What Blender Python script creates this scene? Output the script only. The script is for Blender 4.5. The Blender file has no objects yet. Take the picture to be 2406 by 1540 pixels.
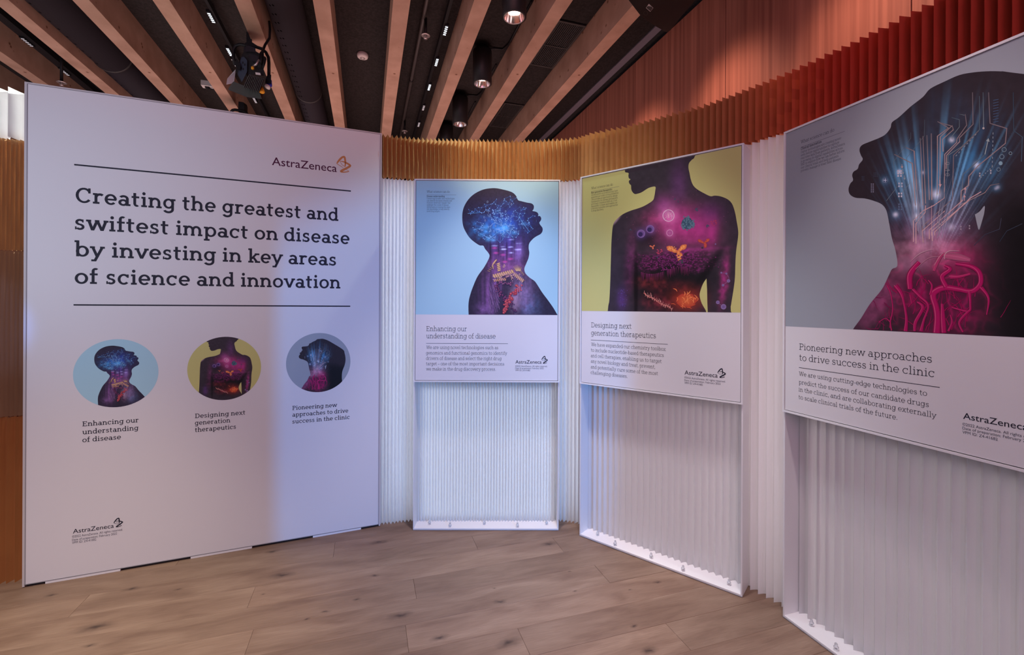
import bpy, math, random
import numpy as np
from mathutils import Vector
from mathutils.geometry import delaunay_2d_cdt
random.seed(7); np.random.seed(7)
S = bpy.context.scene; COL = S.collection

# ---------------------------------------------------------------- camera
F = 1061.0; ROLL = 0.004753; HY = 722.1; CX = 1203.0; EYE = 1.5
cd = bpy.data.cameras.new('camera'); cam = bpy.data.objects.new('camera', cd); COL.objects.link(cam)
cd.sensor_width = 36.0; cd.lens = F / 2406 * 36; cd.shift_y = -(770 - HY) / 2406
cd.clip_start = 0.05; cd.clip_end = 60
cam.location = (0, 0, EYE); cam.rotation_mode = 'YXZ'
from mathutils import Matrix
cam.rotation_mode = 'QUATERNION'
cam.rotation_quaternion = (Matrix.Rotation(math.pi / 2, 3, 'X') @ Matrix.Rotation(ROLL, 3, 'Z')).to_quaternion()
S.camera = cam
S.view_settings.view_transform = 'Standard'; S.view_settings.look = 'None'
S.view_settings.gamma = 1; S.view_settings.exposure = 0.0; S.view_settings.use_curve_mapping = False
S.cycles.max_bounces = 6; S.cycles.diffuse_bounces = 4; S.cycles.glossy_bounces = 3
S.cycles.transparent_max_bounces = 6; S.cycles.sample_clamp_indirect = 4

# ---------------------------------------------------------------- light
W = bpy.data.worlds.new('world'); S.world = W; W.use_nodes = True
bg = W.node_tree.nodes['Background']; bg.inputs[0].default_value = (0.60, 0.64, 0.82, 1); bg.inputs[1].default_value = 1.0

def lamp(name, kind, loc, target, energy, color, size=0.3, angle=60, blend=.5, sizey=None):
    l = bpy.data.lights.new(name, kind); o = bpy.data.objects.new(name, l); COL.objects.link(o)
    l.energy = energy; l.color = color
    if kind == 'SPOT':
        l.spot_size = math.radians(angle); l.spot_blend = blend; l.shadow_soft_size = size
    if kind == 'AREA':
        l.size = size
        if sizey: l.shape = 'RECTANGLE'; l.size_y = sizey
    if kind == 'POINT': l.shadow_soft_size = size
    o.location = loc
    d = Vector(target) - Vector(loc)
    o.rotation_euler = d.to_track_quat('-Z', 'Y').to_euler()
    return o
# overhead white downlights in front of the displays
lamp('light_over_first_case', 'SPOT', (-.10, 2.30, 3.45), (-.12, 2.78, 0), 175, (1.000, 0.82, 0.86), .08, 52, .8)
lamp('light_over_second_case', 'SPOT', (.45, 1.95, 3.45), (.73, 2.40, 0), 122, (0.95, 0.90, 1.000), .08, 52, .8)
lamp('light_over_third_case', 'SPOT', (.95, 1.30, 3.45), (1.28, 1.57, 0), 108, (1.000, 0.82, 0.82), .08, 56, .8)
lamp('light_over_floor', 'SPOT', (-1.85, 1.50, 3.5), (-1.95, 1.62, 0), 440, (1, .86, .70), .10, 50, 1)
# blue wash and gap lamp; sign, ochre, rose and ceiling lamps added as fill
lamp('blue_wash', 'SPOT', (1.6, -.6, 1.35), (-.32, 3.0, .95), 290, (0.011, 0.347, 1.000), .014, 43, .5)
lamp('sign_fill', 'SPOT', (-2.6, -.7, 1.8), (-2.45, 2.45, 2.0), 125, (0.583, 0.792, 1.000), .3, 44, 1)
lamp('light_over_gap', 'SPOT', (.22, 2.25, 3.45), (.58, 2.90, 1.75), 30, (0.92, 1.000, 0.85), .08, 62, .9)
lamp('ochre_fill', 'SPOT', (.3, .6, 3.35), (-.05, 3.2, 2.55), 215, (1, .80, .58), .1, 22, .9)
lamp('rose_fill', 'AREA', (.6, -1.6, 2.6), (.4, 2.5, 1.2), 23.4, (1.000, 0.111, 0.333), 2.4)
lamp('ceiling_bounce', 'AREA', (-.3, 1.1, 2.85), (-.3, 1.6, 5), 16, (1.000, 0.312, 0.250), 1.4)
# added lamps: uplight for the unseen room, fill behind pleats, left stack wash
lamp('ceiling_uplight_fill', 'AREA', (-1.0, 4.9, .4), (-1.0, 4.7, 3), 41, (1.000, 0.591, 0.545), 5.5, sizey=2.2).data.spread = math.radians(95)
lamp('ceiling_uplight_fill_left', 'AREA', (-4.2, 4.2, .8), (-3.6, 4.2, 4), 28.8, (1.000, 0.806, 0.833), 2.0)
lamp('wall_back_fill', 'AREA', (1.66, 2.62, 1.15), (1.30, 2.45, 1.15), 3.3, (1.000, 0.860, 0.907), .12, sizey=2.2)
lamp('left_stack_wash', 'SPOT', (-3.4, .4, 1.9), (-2.86, 2.43, 1.40), 190, (.12, .28, 1), .02, 17, .5)
lamp('wall_back_fill_middle', 'AREA', (-.80, 3.36, 1.2), (-.78, 2.9, 1.2), 3.6, (0.60, 0.74, 1.000), .2, sizey=2.3)
lamp('wall_back_fill_middle', 'AREA', (.42, 3.34, 1.2), (.40, 2.9, 1.2), 2.4, (0.60, 0.74, 1.000), .12, sizey=2.3)

# ---------------------------------------------------------------- helpers
def un(px, py):                       # pixel of the photograph -> ray direction
    dx = px - CX; dy = py - HY; c, s = math.cos(ROLL), math.sin(ROLL)
    return (dx * c + dy * s) / F, -(-dx * s + dy * c) / F
def at_z(px, py, z):                  # point on the horizontal plane z
    a, b = un(px, py); Y = (z - EYE) / b; return Vector((a * Y, Y, z))
def at_y(px, py, Y):
    a, b = un(px, py); return Vector((a * Y, Y, EYE + b * Y))

def mat(name, color=(.8, .8, .8), rough=.5, spec=.3, metal=0, emit=None, estr=0, attr=None):
    m = bpy.data.materials.new(name); m.use_nodes = True; nt = m.node_tree
    b = nt.nodes['Principled BSDF']
    b.inputs['Base Color'].default_value = (*color, 1); b.inputs['Roughness'].default_value = rough
    b.inputs['Specular IOR Level'].default_value = spec; b.inputs['Metallic'].default_value = metal
    if emit: b.inputs['Emission Color'].default_value = (*emit, 1); b.inputs['Emission Strength'].default_value = estr
    if attr:
        a = nt.nodes.new('ShaderNodeAttribute'); a.attribute_name = attr
        nt.links.new(a.outputs['Color'], b.inputs['Base Color'])
    return m
def nodes(m): return m.node_tree.nodes, m.node_tree.links, m.node_tree.nodes['Principled BSDF']

def mesh(name, V, Fc, m=None, parent=None, cols=None, smooth=False):
    me = bpy.data.meshes.new(name); me.from_pydata([tuple(map(float, v)) for v in V], [], [tuple(map(int, f)) for f in Fc]); me.update()
    if cols is not None:
        ca = me.color_attributes.new('Col', 'FLOAT_COLOR', 'POINT')
        c4 = np.ones((len(V), 4), dtype=np.float32); c4[:, :3] = np.clip(np.asarray(cols, dtype=np.float32), 0, 1)
        ca.data.foreach_set('color', c4.ravel())
    if smooth: me.polygons.foreach_set('use_smooth', [True] * len(me.polygons))
    o = bpy.data.objects.new(name, me); COL.objects.link(o)
    if m: me.materials.append(m)
    if parent: o.parent = parent
    return o
def empty(name, loc, rz=0, label=None, cat=None, group=None):
    o = bpy.data.objects.new(name, None); COL.objects.link(o); o.location = loc; o.rotation_euler = (0, 0, rz); o.empty_display_size = .1
    return tag(o, label, cat, group)
def tag(o, label=None, cat=None, group=None, kind=None):
    if label: o['label'] = label
    if cat: o['category'] = cat
    if group: o['group'] = group
    if kind: o['kind'] = kind
    return o

class MB:                             # collects shapes of one part
    def __init__(s): s.v = []; s.f = []
    def add(s, V, Fc):
        n = len(s.v); s.v += [tuple(v) for v in V]; s.f += [tuple(i + n for i in f) for f in Fc]; return s
    def box(s, x0, x1, y0, y1, z0, z1, b=0):
        if b <= 0:
            V = [(x, y, z) for z in (z0, z1) for y in (y0, y1) for x in (x0, x1)]
            return s.add(V, [(0, 2, 3, 1), (4, 5, 7, 6), (0, 1, 5, 4), (2, 6, 7, 3), (0, 4, 6, 2), (1, 3, 7, 5)])
        # top edges bevelled
        r0 = [(x0, y0, z0), (x1, y0, z0), (x1, y1, z0), (x0, y1, z0)]
        r1 = [(x0, y0, z1 - b), (x1, y0, z1 - b), (x1, y1, z1 - b), (x0, y1, z1 - b)]
        r2 = [(x0 + b, y0 + b, z1), (x1 - b, y0 + b, z1), (x1 - b, y1 - b, z1), (x0 + b, y1 - b, z1)]
        Fc = [(3, 2, 1, 0), (8, 9, 10, 11)]
        for k in range(4):
            j = (k + 1) % 4; Fc += [(k, j, j + 4, k + 4), (k + 4, j + 4, j + 8, k + 8)]
        return s.add(r0 + r1 + r2, Fc)
    def prism(s, poly, z0, z1):       # poly: list of (x,y)
        n = len(poly); V = [(x, y, z0) for x, y in poly] + [(x, y, z1) for x, y in poly]
        return s.add(V, [tuple(range(n - 1, -1, -1)), tuple(range(n, 2 * n))] + [(i, (i + 1) % n, n + (i + 1) % n, n + i) for i in range(n)])
    def hexa(s, P):                   # 8 points: bottom loop 4, top loop 4
        return s.add(P, [(3, 2, 1, 0), (4, 5, 6, 7), (0, 1, 5, 4), (1, 2, 6, 5), (2, 3, 7, 6), (3, 0, 4, 7)])
    def tube(s, pts, r, n=10, cap=True):
        pts = [Vector(p) for p in pts]; rs = r if isinstance(r, (list, tuple)) else [r] * len(pts); V = []; up = None
        for i, p in enumerate(pts):
            d = (pts[min(i + 1, len(pts) - 1)] - pts[max(i - 1, 0)]).normalized()
            if up is None: up = Vector((0, 0, 1)) if abs(d.z) < .9 else Vector((1, 0, 0))
            a = d.cross(up).normalized(); up = a.cross(d).normalized()
            for k in range(n):
                t = 2 * math.pi * k / n; V.append(p + (a * math.cos(t) + up * math.sin(t)) * rs[i])
        Fc = [(i * n + k, i * n + (k + 1) % n, (i + 1) * n + (k + 1) % n, (i + 1) * n + k) for i in range(len(pts) - 1) for k in range(n)]
        if cap: Fc += [tuple(range(n - 1, -1, -1)), tuple((len(pts) - 1) * n + k for k in range(n))]
        return s.add(V, Fc)
    def lathe(s, prof, c=(0, 0, 0), n=24):   # prof: list of (r,z)
        V = [(c[0] + r * math.cos(2 * math.pi * k / n), c[1] + r * math.sin(2 * math.pi * k / n), c[2] + z) for r, z in prof for k in range(n)]
        return s.add(V, [(i * n + k, i * n + (k + 1) % n, (i + 1) * n + (k + 1) % n, (i + 1) * n + k) for i in range(len(prof) - 1) for k in range(n)])
    def build(s, name, m, parent=None, smooth=False): return mesh(name, s.v, s.f, m, parent, smooth=smooth)

# ---------------------------------------------------------------- materials
def mix_noise(name, c1, c2, scale, stretch, rough=.5, spec=.3, detail=6, lo=.35, hi=.65, bump=0, rand=0, coord='Object'):
    m = mat(name, c1, rough, spec); n, l, b = nodes(m)
    tc = n.new('ShaderNodeTexCoord'); mp = n.new('ShaderNodeMapping'); mp.inputs['Scale'].default_value = stretch
    nz = n.new('ShaderNodeTexNoise'); nz.inputs['Scale'].default_value = scale; nz.inputs['Detail'].default_value = detail
    if rand:
        oi = n.new('ShaderNodeObjectInfo'); cm = n.new('ShaderNodeVectorMath'); cm.operation = 'MULTIPLY_ADD'
        cb = n.new('ShaderNodeCombineXYZ'); l.new(oi.outputs['Random'], cb.inputs[0]); l.new(oi.outputs['Random'], cb.inputs[1])
        cm.inputs[1].default_value = (37, 23, 0); l.new(cb.outputs[0], cm.inputs[0]); l.new(tc.outputs[coord], cm.inputs[2]); l.new(cm.outputs[0], mp.inputs['Vector'])
    else: l.new(tc.outputs[coord], mp.inputs['Vector'])
    l.new(mp.outputs[0], nz.inputs['Vector'])
    cr = n.new('ShaderNodeValToRGB'); cr.color_ramp.elements[0].position = lo; cr.color_ramp.elements[1].position = hi
    cr.color_ramp.elements[0].color = (*c1, 1); cr.color_ramp.elements[1].color = (*c2, 1)
    l.new(nz.outputs['Fac'], cr.inputs[0]); out = cr.outputs[0]
    if rand:
        hs = n.new('ShaderNodeHueSaturation'); mr = n.new('ShaderNodeMapRange'); mr.inputs[3].default_value = 1 - rand; mr.inputs[4].default_value = 1 + rand
        l.new(oi.outputs['Random'], mr.inputs[0]); l.new(mr.outputs[0], hs.inputs['Value']); l.new(out, hs.inputs['Color']); out = hs.outputs[0]
    l.new(out, b.inputs['Base Color'])
    if bump:
        bp = n.new('ShaderNodeBump'); bp.inputs['Strength'].default_value = bump; bp.inputs['Distance'].default_value = .002
        l.new(nz.outputs['Fac'], bp.inputs['Height']); l.new(bp.outputs[0], b.inputs['Normal'])
    m['out'] = 0
    return m
M = {}
M['panel'] = mat('printed_white_board', (.78, .765, .775), .5, .25)
M['frame'] = mat('white_lacquer', (.84, .83, .84), .4, .3)
M['gap'] = mat('shadow_gap', (.05, .05, .06), .7)
M['grey'] = mat('grey_rubber_edge', (.30, .29, .31), .6)
M['ink'] = mat('charcoal_print', (.022, .022, .036), .6, .2)
M['ink_soft'] = mat('grey_print', (.09, .09, .12), .6, .2)
M['maroon'] = mat('maroon_print', (.085, .012, .05), .6, .2)
M['gold'] = mat('gold_print', (.62, .26, .10), .6, .2)
M['print'] = mat('colour_print', (.5, .5, .5), .55, .2, attr='Col')
M['black'] = mat('black_metal', (.006, .006, .008), .5, .3)
M['blackm'] = mat('black_plastic', (.012, .012, .014), .45, .3)
M['dark'] = mat('dark_grey_metal', (.045, .042, .042), .5, .4)
M['slab'] = mix_noise('dark_acoustic_ceiling', (.020, .018, .018), (.032, .028, .028), 60, (1, 1, 1), .9, .1)
M['duct'] = mat('dark_duct_metal', (.014, .010, .016), .75, .3)
M['trim'] = mat('grey_trim', (.16, .15, .19), .5)
M['clear'] = mat('clear_acrylic', (.9, .92, .95), .1, .5)
M['clear'].node_tree.nodes['Principled BSDF'].inputs['Transmission Weight'].default_value = .75
M['chrome'] = mat('polished_reflector', (.9, .8, .78), .12, .5, 1)
M['bulb'] = mat('glowing_lamp', (1, .8, .7), .5, emit=(1, .72, .60), estr=30)
M['led'] = mat('glowing_diode', (1, 1, 1), .5, emit=(.75, .88, 1), estr=2.6)
M['leddim'] = mat('dim_diode', (1, 1, 1), .5, emit=(.6, .75, .9), estr=.25)
M['offwhite'] = mat('white_plastic', (.6, .56, .55), .5)
M['steel'] = mat('brushed_steel', (.5, .45, .45), .35, .5, .8)
M['blue'] = mat('blue_plastic', (.01, .015, .30), .5); M['yellow'] = mat('yellow_plastic', (.75, .35, .02), .5)
M['beam'] = mix_noise('spruce_beam', (.36, .225, .165), (.46, .30, .225), 5, (1, 1, 1), .65, .15, rand=.08)
M['veneer'] = mix_noise('cherry_veneer', (.27, .10, .07), (.50, .20, .135), 14, (2.4, 2.4, .045), .5, .2, rand=.05, detail=7, lo=.28, hi=.72)
# spruce knots
n, l, b = nodes(M['beam']); tc = n.new('ShaderNodeTexCoord'); mp = n.new('ShaderNodeMapping'); vo = n.new('ShaderNodeTexVoronoi')
mp.inputs['Scale'].default_value = (9, 9, 9); vo.inputs['Scale'].default_value = 1; l.new(tc.outputs['Object'], mp.inputs[0]); l.new(mp.outputs[0], vo.inputs['Vector'])
cr = n.new('ShaderNodeValToRGB'); cr.color_ramp.elements[0].position = .05; cr.color_ramp.elements[1].position = .14
cr.color_ramp.elements[0].color = (.35, .25, .2, 1); cr.color_ramp.elements[1].color = (1, 1, 1, 1); l.new(vo.outputs['Distance'], cr.inputs[0])
mx = n.new('ShaderNodeMix'); mx.data_type = 'RGBA'; mx.blend_type = 'MULTIPLY'; mx.inputs[0].default_value = 1
src = b.inputs['Base Color'].links[0].from_socket; l.new(src, mx.inputs[6]); l.new(cr.outputs[0], mx.inputs[7]); l.new(mx.outputs[2], b.inputs['Base Color'])

def paper(name, color=None, tl=.5):
    m = mat(name, color or (.8, .8, .8), .8, .1, attr=None if color else 'Col'); n, l, b = nodes(m)
    tr = n.new('ShaderNodeBsdfTranslucent'); mixs = n.new('ShaderNodeMixShader'); mixs.inputs[0].default_value = tl
    if color: tr.inputs[0].default_value = (*color, 1)
    else: l.new(b.inputs['Base Color'].links[0].from_socket, tr.inputs[0])
    l.new(b.outputs[0], mixs.inputs[1]); l.new(tr.outputs[0], mixs.inputs[2]); l.new(mixs.outputs[0], n['Material Output'].inputs[0])
    return m
M['paper'] = paper('white_pleated_paper', (.92, .915, .92))
M['kraft'] = paper('dyed_pleated_paper', None, .12)

# oak floor: grain along local x of every plank, a few knots at their places
BA = math.radians(17.8)
def PT(s, t): return Vector((t * math.cos(BA) - s * math.sin(BA), t * math.sin(BA) + s * math.cos(BA), 0))   # along planks t, across s
def ST(p): return (-p.x * math.sin(BA) + p.y * math.cos(BA), p.x * math.cos(BA) + p.y * math.sin(BA))
fl = mat('oak_planks', (.3, .2, .15), .55, .25); M['oak'] = fl; n, l, b = nodes(fl)
ge = n.new('ShaderNodeNewGeometry'); ro = n.new('ShaderNodeVectorRotate'); ro.rotation_type = 'Z_AXIS'; ro.inputs['Angle'].default_value = -BA
l.new(ge.outputs['Position'], ro.inputs['Vector']); oi = n.new('ShaderNodeObjectInfo')
off = n.new('ShaderNodeVectorMath'); off.operation = 'MULTIPLY_ADD'; cb = n.new('ShaderNodeCombineXYZ')
for k in range(3): l.new(oi.outputs['Random'], cb.inputs[k])
off.inputs[1].default_value = (11, 7, 19); l.new(cb.outputs[0], off.inputs[0]); l.new(ro.outputs[0], off.inputs[2])
def noise(scale, stretch, detail=5, src=None, dist=0):
    mp = n.new('ShaderNodeMapping'); mp.inputs['Scale'].default_value = stretch; l.new(src or off.outputs[0], mp.inputs[0])
    nz = n.new('ShaderNodeTexNoise'); nz.inputs['Scale'].default_value = scale; nz.inputs['Detail'].default_value = detail; nz.inputs['Distortion'].default_value = dist
    l.new(mp.outputs[0], nz.inputs['Vector']); return nz.outputs['Fac']
def ramp(fac, stops):
    cr = n.new('ShaderNodeValToRGB'); e = cr.color_ramp.elements
    e[0].position, e[0].color = stops[0][0], (*stops[0][1], 1); e[1].position, e[1].color = stops[-1][0], (*stops[-1][1], 1)
    for p, c in stops[1:-1]: q = e.new(p); q.color = (*c, 1)
    l.new(fac, cr.inputs[0]); return cr.outputs[0]
def mul(a, c, fac=1.0):
    mx = n.new('ShaderNodeMix'); mx.data_type = 'RGBA'; mx.blend_type = 'MULTIPLY'; mx.inputs[0].default_value = fac
    l.new(a, mx.inputs[6]); l.new(c, mx.inputs[7]); return mx.outputs[2]
def math_(op, a, b_=None):
    q = n.new('ShaderNodeMath'); q.operation = op
    for i, v in enumerate((a, b_)):
        if v is None: continue
        if isinstance(v, (int, float)): q.inputs[i].default_value = v
        else: l.new(v, q.inputs[i])
    return q.outputs[0]
broad = ramp(noise(3.2, (.8, 3.5, 1), 4, dist=.6), [(.28, (.20, .124, .087)), (.5, (.265, .175, .124)), (.74, (.33, .228, .164))])
fine = ramp(noise(26, (.5, 12, 1), 5), [(.3, (.84, .83, .82)), (.7, (1.06, 1.06, 1.06))])
c0 = mul(broad, fine)
hs = n.new('ShaderNodeHueSaturation'); mr = n.new('ShaderNodeMapRange'); mr.inputs[3].default_value = .90; mr.inputs[4].default_value = 1.10
l.new(oi.outputs['Random'], mr.inputs[0]); l.new(mr.outputs[0], hs.inputs['Value']); l.new(c0, hs.inputs['Color']); c0 = hs.outputs[0]
KN = [(663, 1352, .045), (765, 1437, .016), (940, 1446, .040), (225, 1474, .055), (310, 1384, .03), (640, 1297, .03), (838, 1409, .018), (1290, 1279, .04),
      (1175, 1414, .022), (1033, 1500, .03), (1195, 1512, .04), (1545, 1369, .018), (1490, 1472, .014), (1482, 1388, .008), (880, 1353, .02), (1350, 1390, .01),
      (420, 1386, .014), (212, 1517, .02), (720, 1455, .012), (890, 1275, .035), (1160, 1382, .008), (620, 1396, .008), (1338, 1343, .008), (120, 1400, .02), (1525, 1530, .03)]
wob = n.new('ShaderNodeVectorMath'); wob.operation = 'MULTIPLY_ADD'
nzc = n.new('ShaderNodeTexNoise'); nzc.inputs['Scale'].default_value = 22; l.new(ro.outputs[0], nzc.inputs['Vector'])
l.new(nzc.outputs['Color'], wob.inputs[0]); wob.inputs[1].default_value = (.03, .03, 0); l.new(ro.outputs[0], wob.inputs[2])
acc = None; core = None
for px, py, r in KN:
    s_, t_ = ST(at_z(px, py, 0))
    sb = n.new('ShaderNodeVectorMath'); sb.operation = 'SUBTRACT'; l.new(wob.outputs[0], sb.inputs[0]); sb.inputs[1].default_value = (t_ + .015, s_ + .015, 0)
    sc = n.new('ShaderNodeVectorMath'); sc.operation = 'MULTIPLY'; l.new(sb.outputs[0], sc.inputs[0]); sc.inputs[1].default_value = (.55 / r, 1.25 / r, 0)
    ln = n.new('ShaderNodeVectorMath'); ln.operation = 'LENGTH'; l.new(sc.outputs[0], ln.inputs[0])
    acc = ln.outputs['Value'] if acc is None else math_('MINIMUM', acc, ln.outputs['Value'])
kn = ramp(acc, [(.0, (.22, .22, .25)), (.16, (.36, .35, .37)), (.42, (.70, .69, .70)), (1.0, (1, 1, 1))])
c0 = mul(c0, kn); l.new(c0, b.inputs['Base Color'])
rr = math_('MULTIPLY_ADD', noise(8, (1, 4, 1), 3), .25); rr.node.inputs[2].default_value = .38; l.new(rr, b.inputs['Roughness'])
bp = n.new('ShaderNodeBump'); bp.inputs['Strength'].default_value = .25; bp.inputs['Distance'].default_value = .0015
l.new(noise(26, (.5, 12, 1), 5), bp.inputs['Height']); l.new(bp.outputs[0], b.inputs['Normal'])
M['oak_edge'] = mat('plank_edge', (.42, .30, .22), .6)

# ---------------------------------------------------------------- floor
def blue_light_blockers():  # unseen flaps added only to shape the edges of the blue wash
    a, b_ = Vector((.985, .086, 0)), Vector((.50, -.36, 0)); u = (b_ - a).normalized()
    r = empty('blue_light_blocker', a, math.atan2(u.y, u.x), 'added unseen black screen beside the camera that cuts the blue light', 'blocker'); L = (b_ - a).length
    MB().box(0, L, 0, .02, .03, 2.55).build('blocker_panel', M['black'], r); MB().box(0, .3, -.2, .22, .0, .03).build('blocker_foot', M['dark'], r); MB().box(L - .3, L, -.2, .22, .0, .03).build('blocker_foot', M['dark'], r)
    a, b_ = Vector((1.40, .15, 0)), Vector((1.88, .28, 0)); u = (b_ - a).normalized(); L = (b_ - a).length
    r = empty('blue_light_blocker', a, math.atan2(u.y, u.x), 'added black screen right of the camera, hidden from view by the frame', 'blocker')
    MB().box(0, L, 0, .02, .03, 2.55).build('blocker_panel', M['black'], r); MB().box(L - .3, L, -.2, .22, .0, .03).build('blocker_foot', M['dark'], r); MB().box(0, .2, -.2, .22, .0, .03).build('blocker_foot', M['dark'], r)
blue_light_blockers()
ROOMX0, ROOMX1 = -6.5, 4.2
floor = tag(MB().box(-6.5, 4.5, -2.5, 8.5, -.06, -.016).build('floor', mat('subfloor', (.12, .08, .06), .8)), kind='structure')
STEP = .179; PH = 2.535
seams = {-1: [.249], -2: [1.267], -4: [.676], -5: [1.358], 1: [.66], 0: [-.56], 2: [-.186], 3: [-1.045]}
rz = BA
for k in range(-14, 18):
    s0 = PH + k * STEP
    ss = sorted(seams.get(k, []))
    if ss:
        lst = [ss[0]]
        while lst[0] > -4.6: lst.insert(0, lst[0] - random.uniform(1.7, 2.3))
        while lst[-1] < 3.6: lst.append(lst[-1] + random.uniform(1.7, 2.3))
    else:
        lst = [-4.8 + random.uniform(-1, 0)]
        while lst[-1] < 3.6: lst.append(lst[-1] + random.uniform(1.7, 2.3))
    for a_, b_ in zip(lst[:-1], lst[1:]):
        dz = random.uniform(-.0004, .0004)
        p = MB().box(a_ + .0003, b_ - .0003, s0 + .0002, s0 + STEP - .0002, -.016, dz - .0004, .0012).build('plank', M['oak'], floor)
        p.rotation_euler = (0, 0, rz)

# ---------------------------------------------------------------- ceiling
ZB = 3.6; ZS = 3.875
MB().box(-9, 5, -1.0, 9.5, ZS, ZS + .1).build('ceiling', M['slab']); tag(bpy.data.objects['ceiling'], kind='structure')
beams = [  # two pixels on the lower left edge, two on the lower right edge
    ('short stretch of spruce ceiling beam showing lowest at the left edge, over the white pleats', (0, 235), (30, 255.6), (0, 213.6), (60, 254.7)),
    ('spruce ceiling beam just above the top left corner of the large sign, second lowest on the left', (0, 142), (76.5, 193.7), (0, 121), (113, 198.7)),
    ('spruce ceiling beam left of the big round duct, starting in the top left corner of the picture', (0, 15), (249.4, 220.3), (18.3, 0), (281, 224.4)),
    ('spruce ceiling beam right of the big round duct at the upper left', (171, 0), (400, 239.4), (207.8, 0), (430, 246)),
    ('spruce ceiling beam with the grey junction box at its left side', (358.3, 0), (540, 260.8), (397.8, 0), (560, 258.7)),
    ('spruce ceiling beam that the stage light hangs in front of', (550.5, 0), (670, 280.5), (589, 0), (694, 283.7)),
    ('steep spruce ceiling beam left of the round smoke detector', (735.5, 0), (786.4, 297), (774, 0), (810.3, 300.3)),
    ('nearly upright spruce ceiling beam above the right edge of the large sign', (925, 0), (896, 311.8), (963.6, 0), (919.6, 316)),
    ('spruce ceiling beam left of the row of black can lights', (1115.7, 0), (1003.2, 321.4), (1153.2, 0), (1025.7, 323.6)),
    ('spruce ceiling beam between the can lights and the air grilles', (1307.5, 0), (1108, 321.4), (1345, 0), (1127, 324)),
    ('spruce ceiling beam right of the air grilles, nearest the timber wall', (1486.4, 16), (1214, 324.6), (1503.6, 33), (1234.6, 324.6))]
bdir = None
for label, l0, l1, r0, r1 in beams:
    a, b_ = at_z(*l0, ZB), at_z(*l1, ZB); c, d = at_z(*r0, ZB), at_z(*r1, ZB)
    dr = ((b_ - a).normalized() + (d - c).normalized()).normalized()
    if abs(dr.x / dr.y + .32) > .05: dr = Vector((-math.sin(BA), math.cos(BA), 0))
    mid = (a + b_) / 2; mid2 = (c + d) / 2
    def reach(m0, y): return m0 + dr * ((y - m0.y) / dr.y)
    w = Vector((dr.y, -dr.x, 0))
    hw = max(.055, min(.075, (mid2 - mid).dot(w) / 2)); ctr = mid + w * ((mid2 - mid).dot(w) / 2)
    e0, e1 = reach(ctr, -.6), reach(ctr, 8.8); L = (e1 - e0).length
    o = MB().box(0, L, -hw, hw, 0, ZS - ZB + .005).build('ceiling_beam', M['beam'])
    o.location = e0; o.rotation_euler = (0, 0, math.atan2(dr.y, dr.x)); tag(o, label, 'beam', 'spruce beams across the ceiling')

# timber wall on the right, panel by panel
wdir = Vector((-.31, 1, 0)).normalized(); wn = Vector((wdir.y, -wdir.x, 0))
w0 = Vector((1.283 + (3.889 - 2.0) * .31, 2.0, 0))          # a point of the wall's face
wall = empty('wall_right', w0); tag(wall, kind='structure'); wall.rotation_euler = (0, 0, math.atan2(wdir.y, wdir.x))
backing = MB().box(-4.2, 7.2, -.10, -.022, 0, 3.84).build('wall_backing', mat('dark_joint', (.03, .015, .012), .9), wall)
def sw(px): k = (px - 1203) / 1061; Y = 2.4886 / (k + .31); return (Y - 2.0) / wdir.y
js = [sw(2138), sw(1702), sw(1491)]
ws = 1.145
edges = [js[0] - 3 * ws, js[0] - 2 * ws, js[0] - ws] + js + [js[2] + ws * k for k in range(1, 5)]
edges.sort()
for a, b_ in zip(edges[:-1], edges[1:]):
    p = MB().box(a + .003, b_ - .003, -.022, 0, 0, 3.83).build('wood_panel', M['veneer'], wall)
# grey trim under the ceiling along the timber wall
t0, t1, t2, t3 = at_z(1540, 63, 3.86), at_z(1272, 323.6, 3.86), at_z(1553, 70.7, 3.86), at_z(1287, 324.6, 3.86)
tb = MB(); u = (t1 - t0).normalized(); wv = Vector((u.y, -u.x, 0)); hw = ((t2 - t0).dot(wv)); A = t0 - u * 4.5; B = t0 + u * 5
tb.hexa([A, A + wv * hw, B + wv * hw, B, *[p + Vector((0, 0, .012)) for p in (A, A + wv * hw, B + wv * hw, B)]])
tag(tb.build('trim_1', M['trim']), kind='structure')
MB().box(-9, 5, 8.5, 8.6, 0, 3.9).build('wall_back', mat('far_dark_wall', (.08, .05, .05), .8)); tag(bpy.data.objects['wall_back'], kind='structure')
MB().box(-6.6, -6.5, -1.0, 8.6, 0, 3.9).build('wall_left', M['veneer']); tag(bpy.data.objects['wall_left'], kind='structure')

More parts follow.
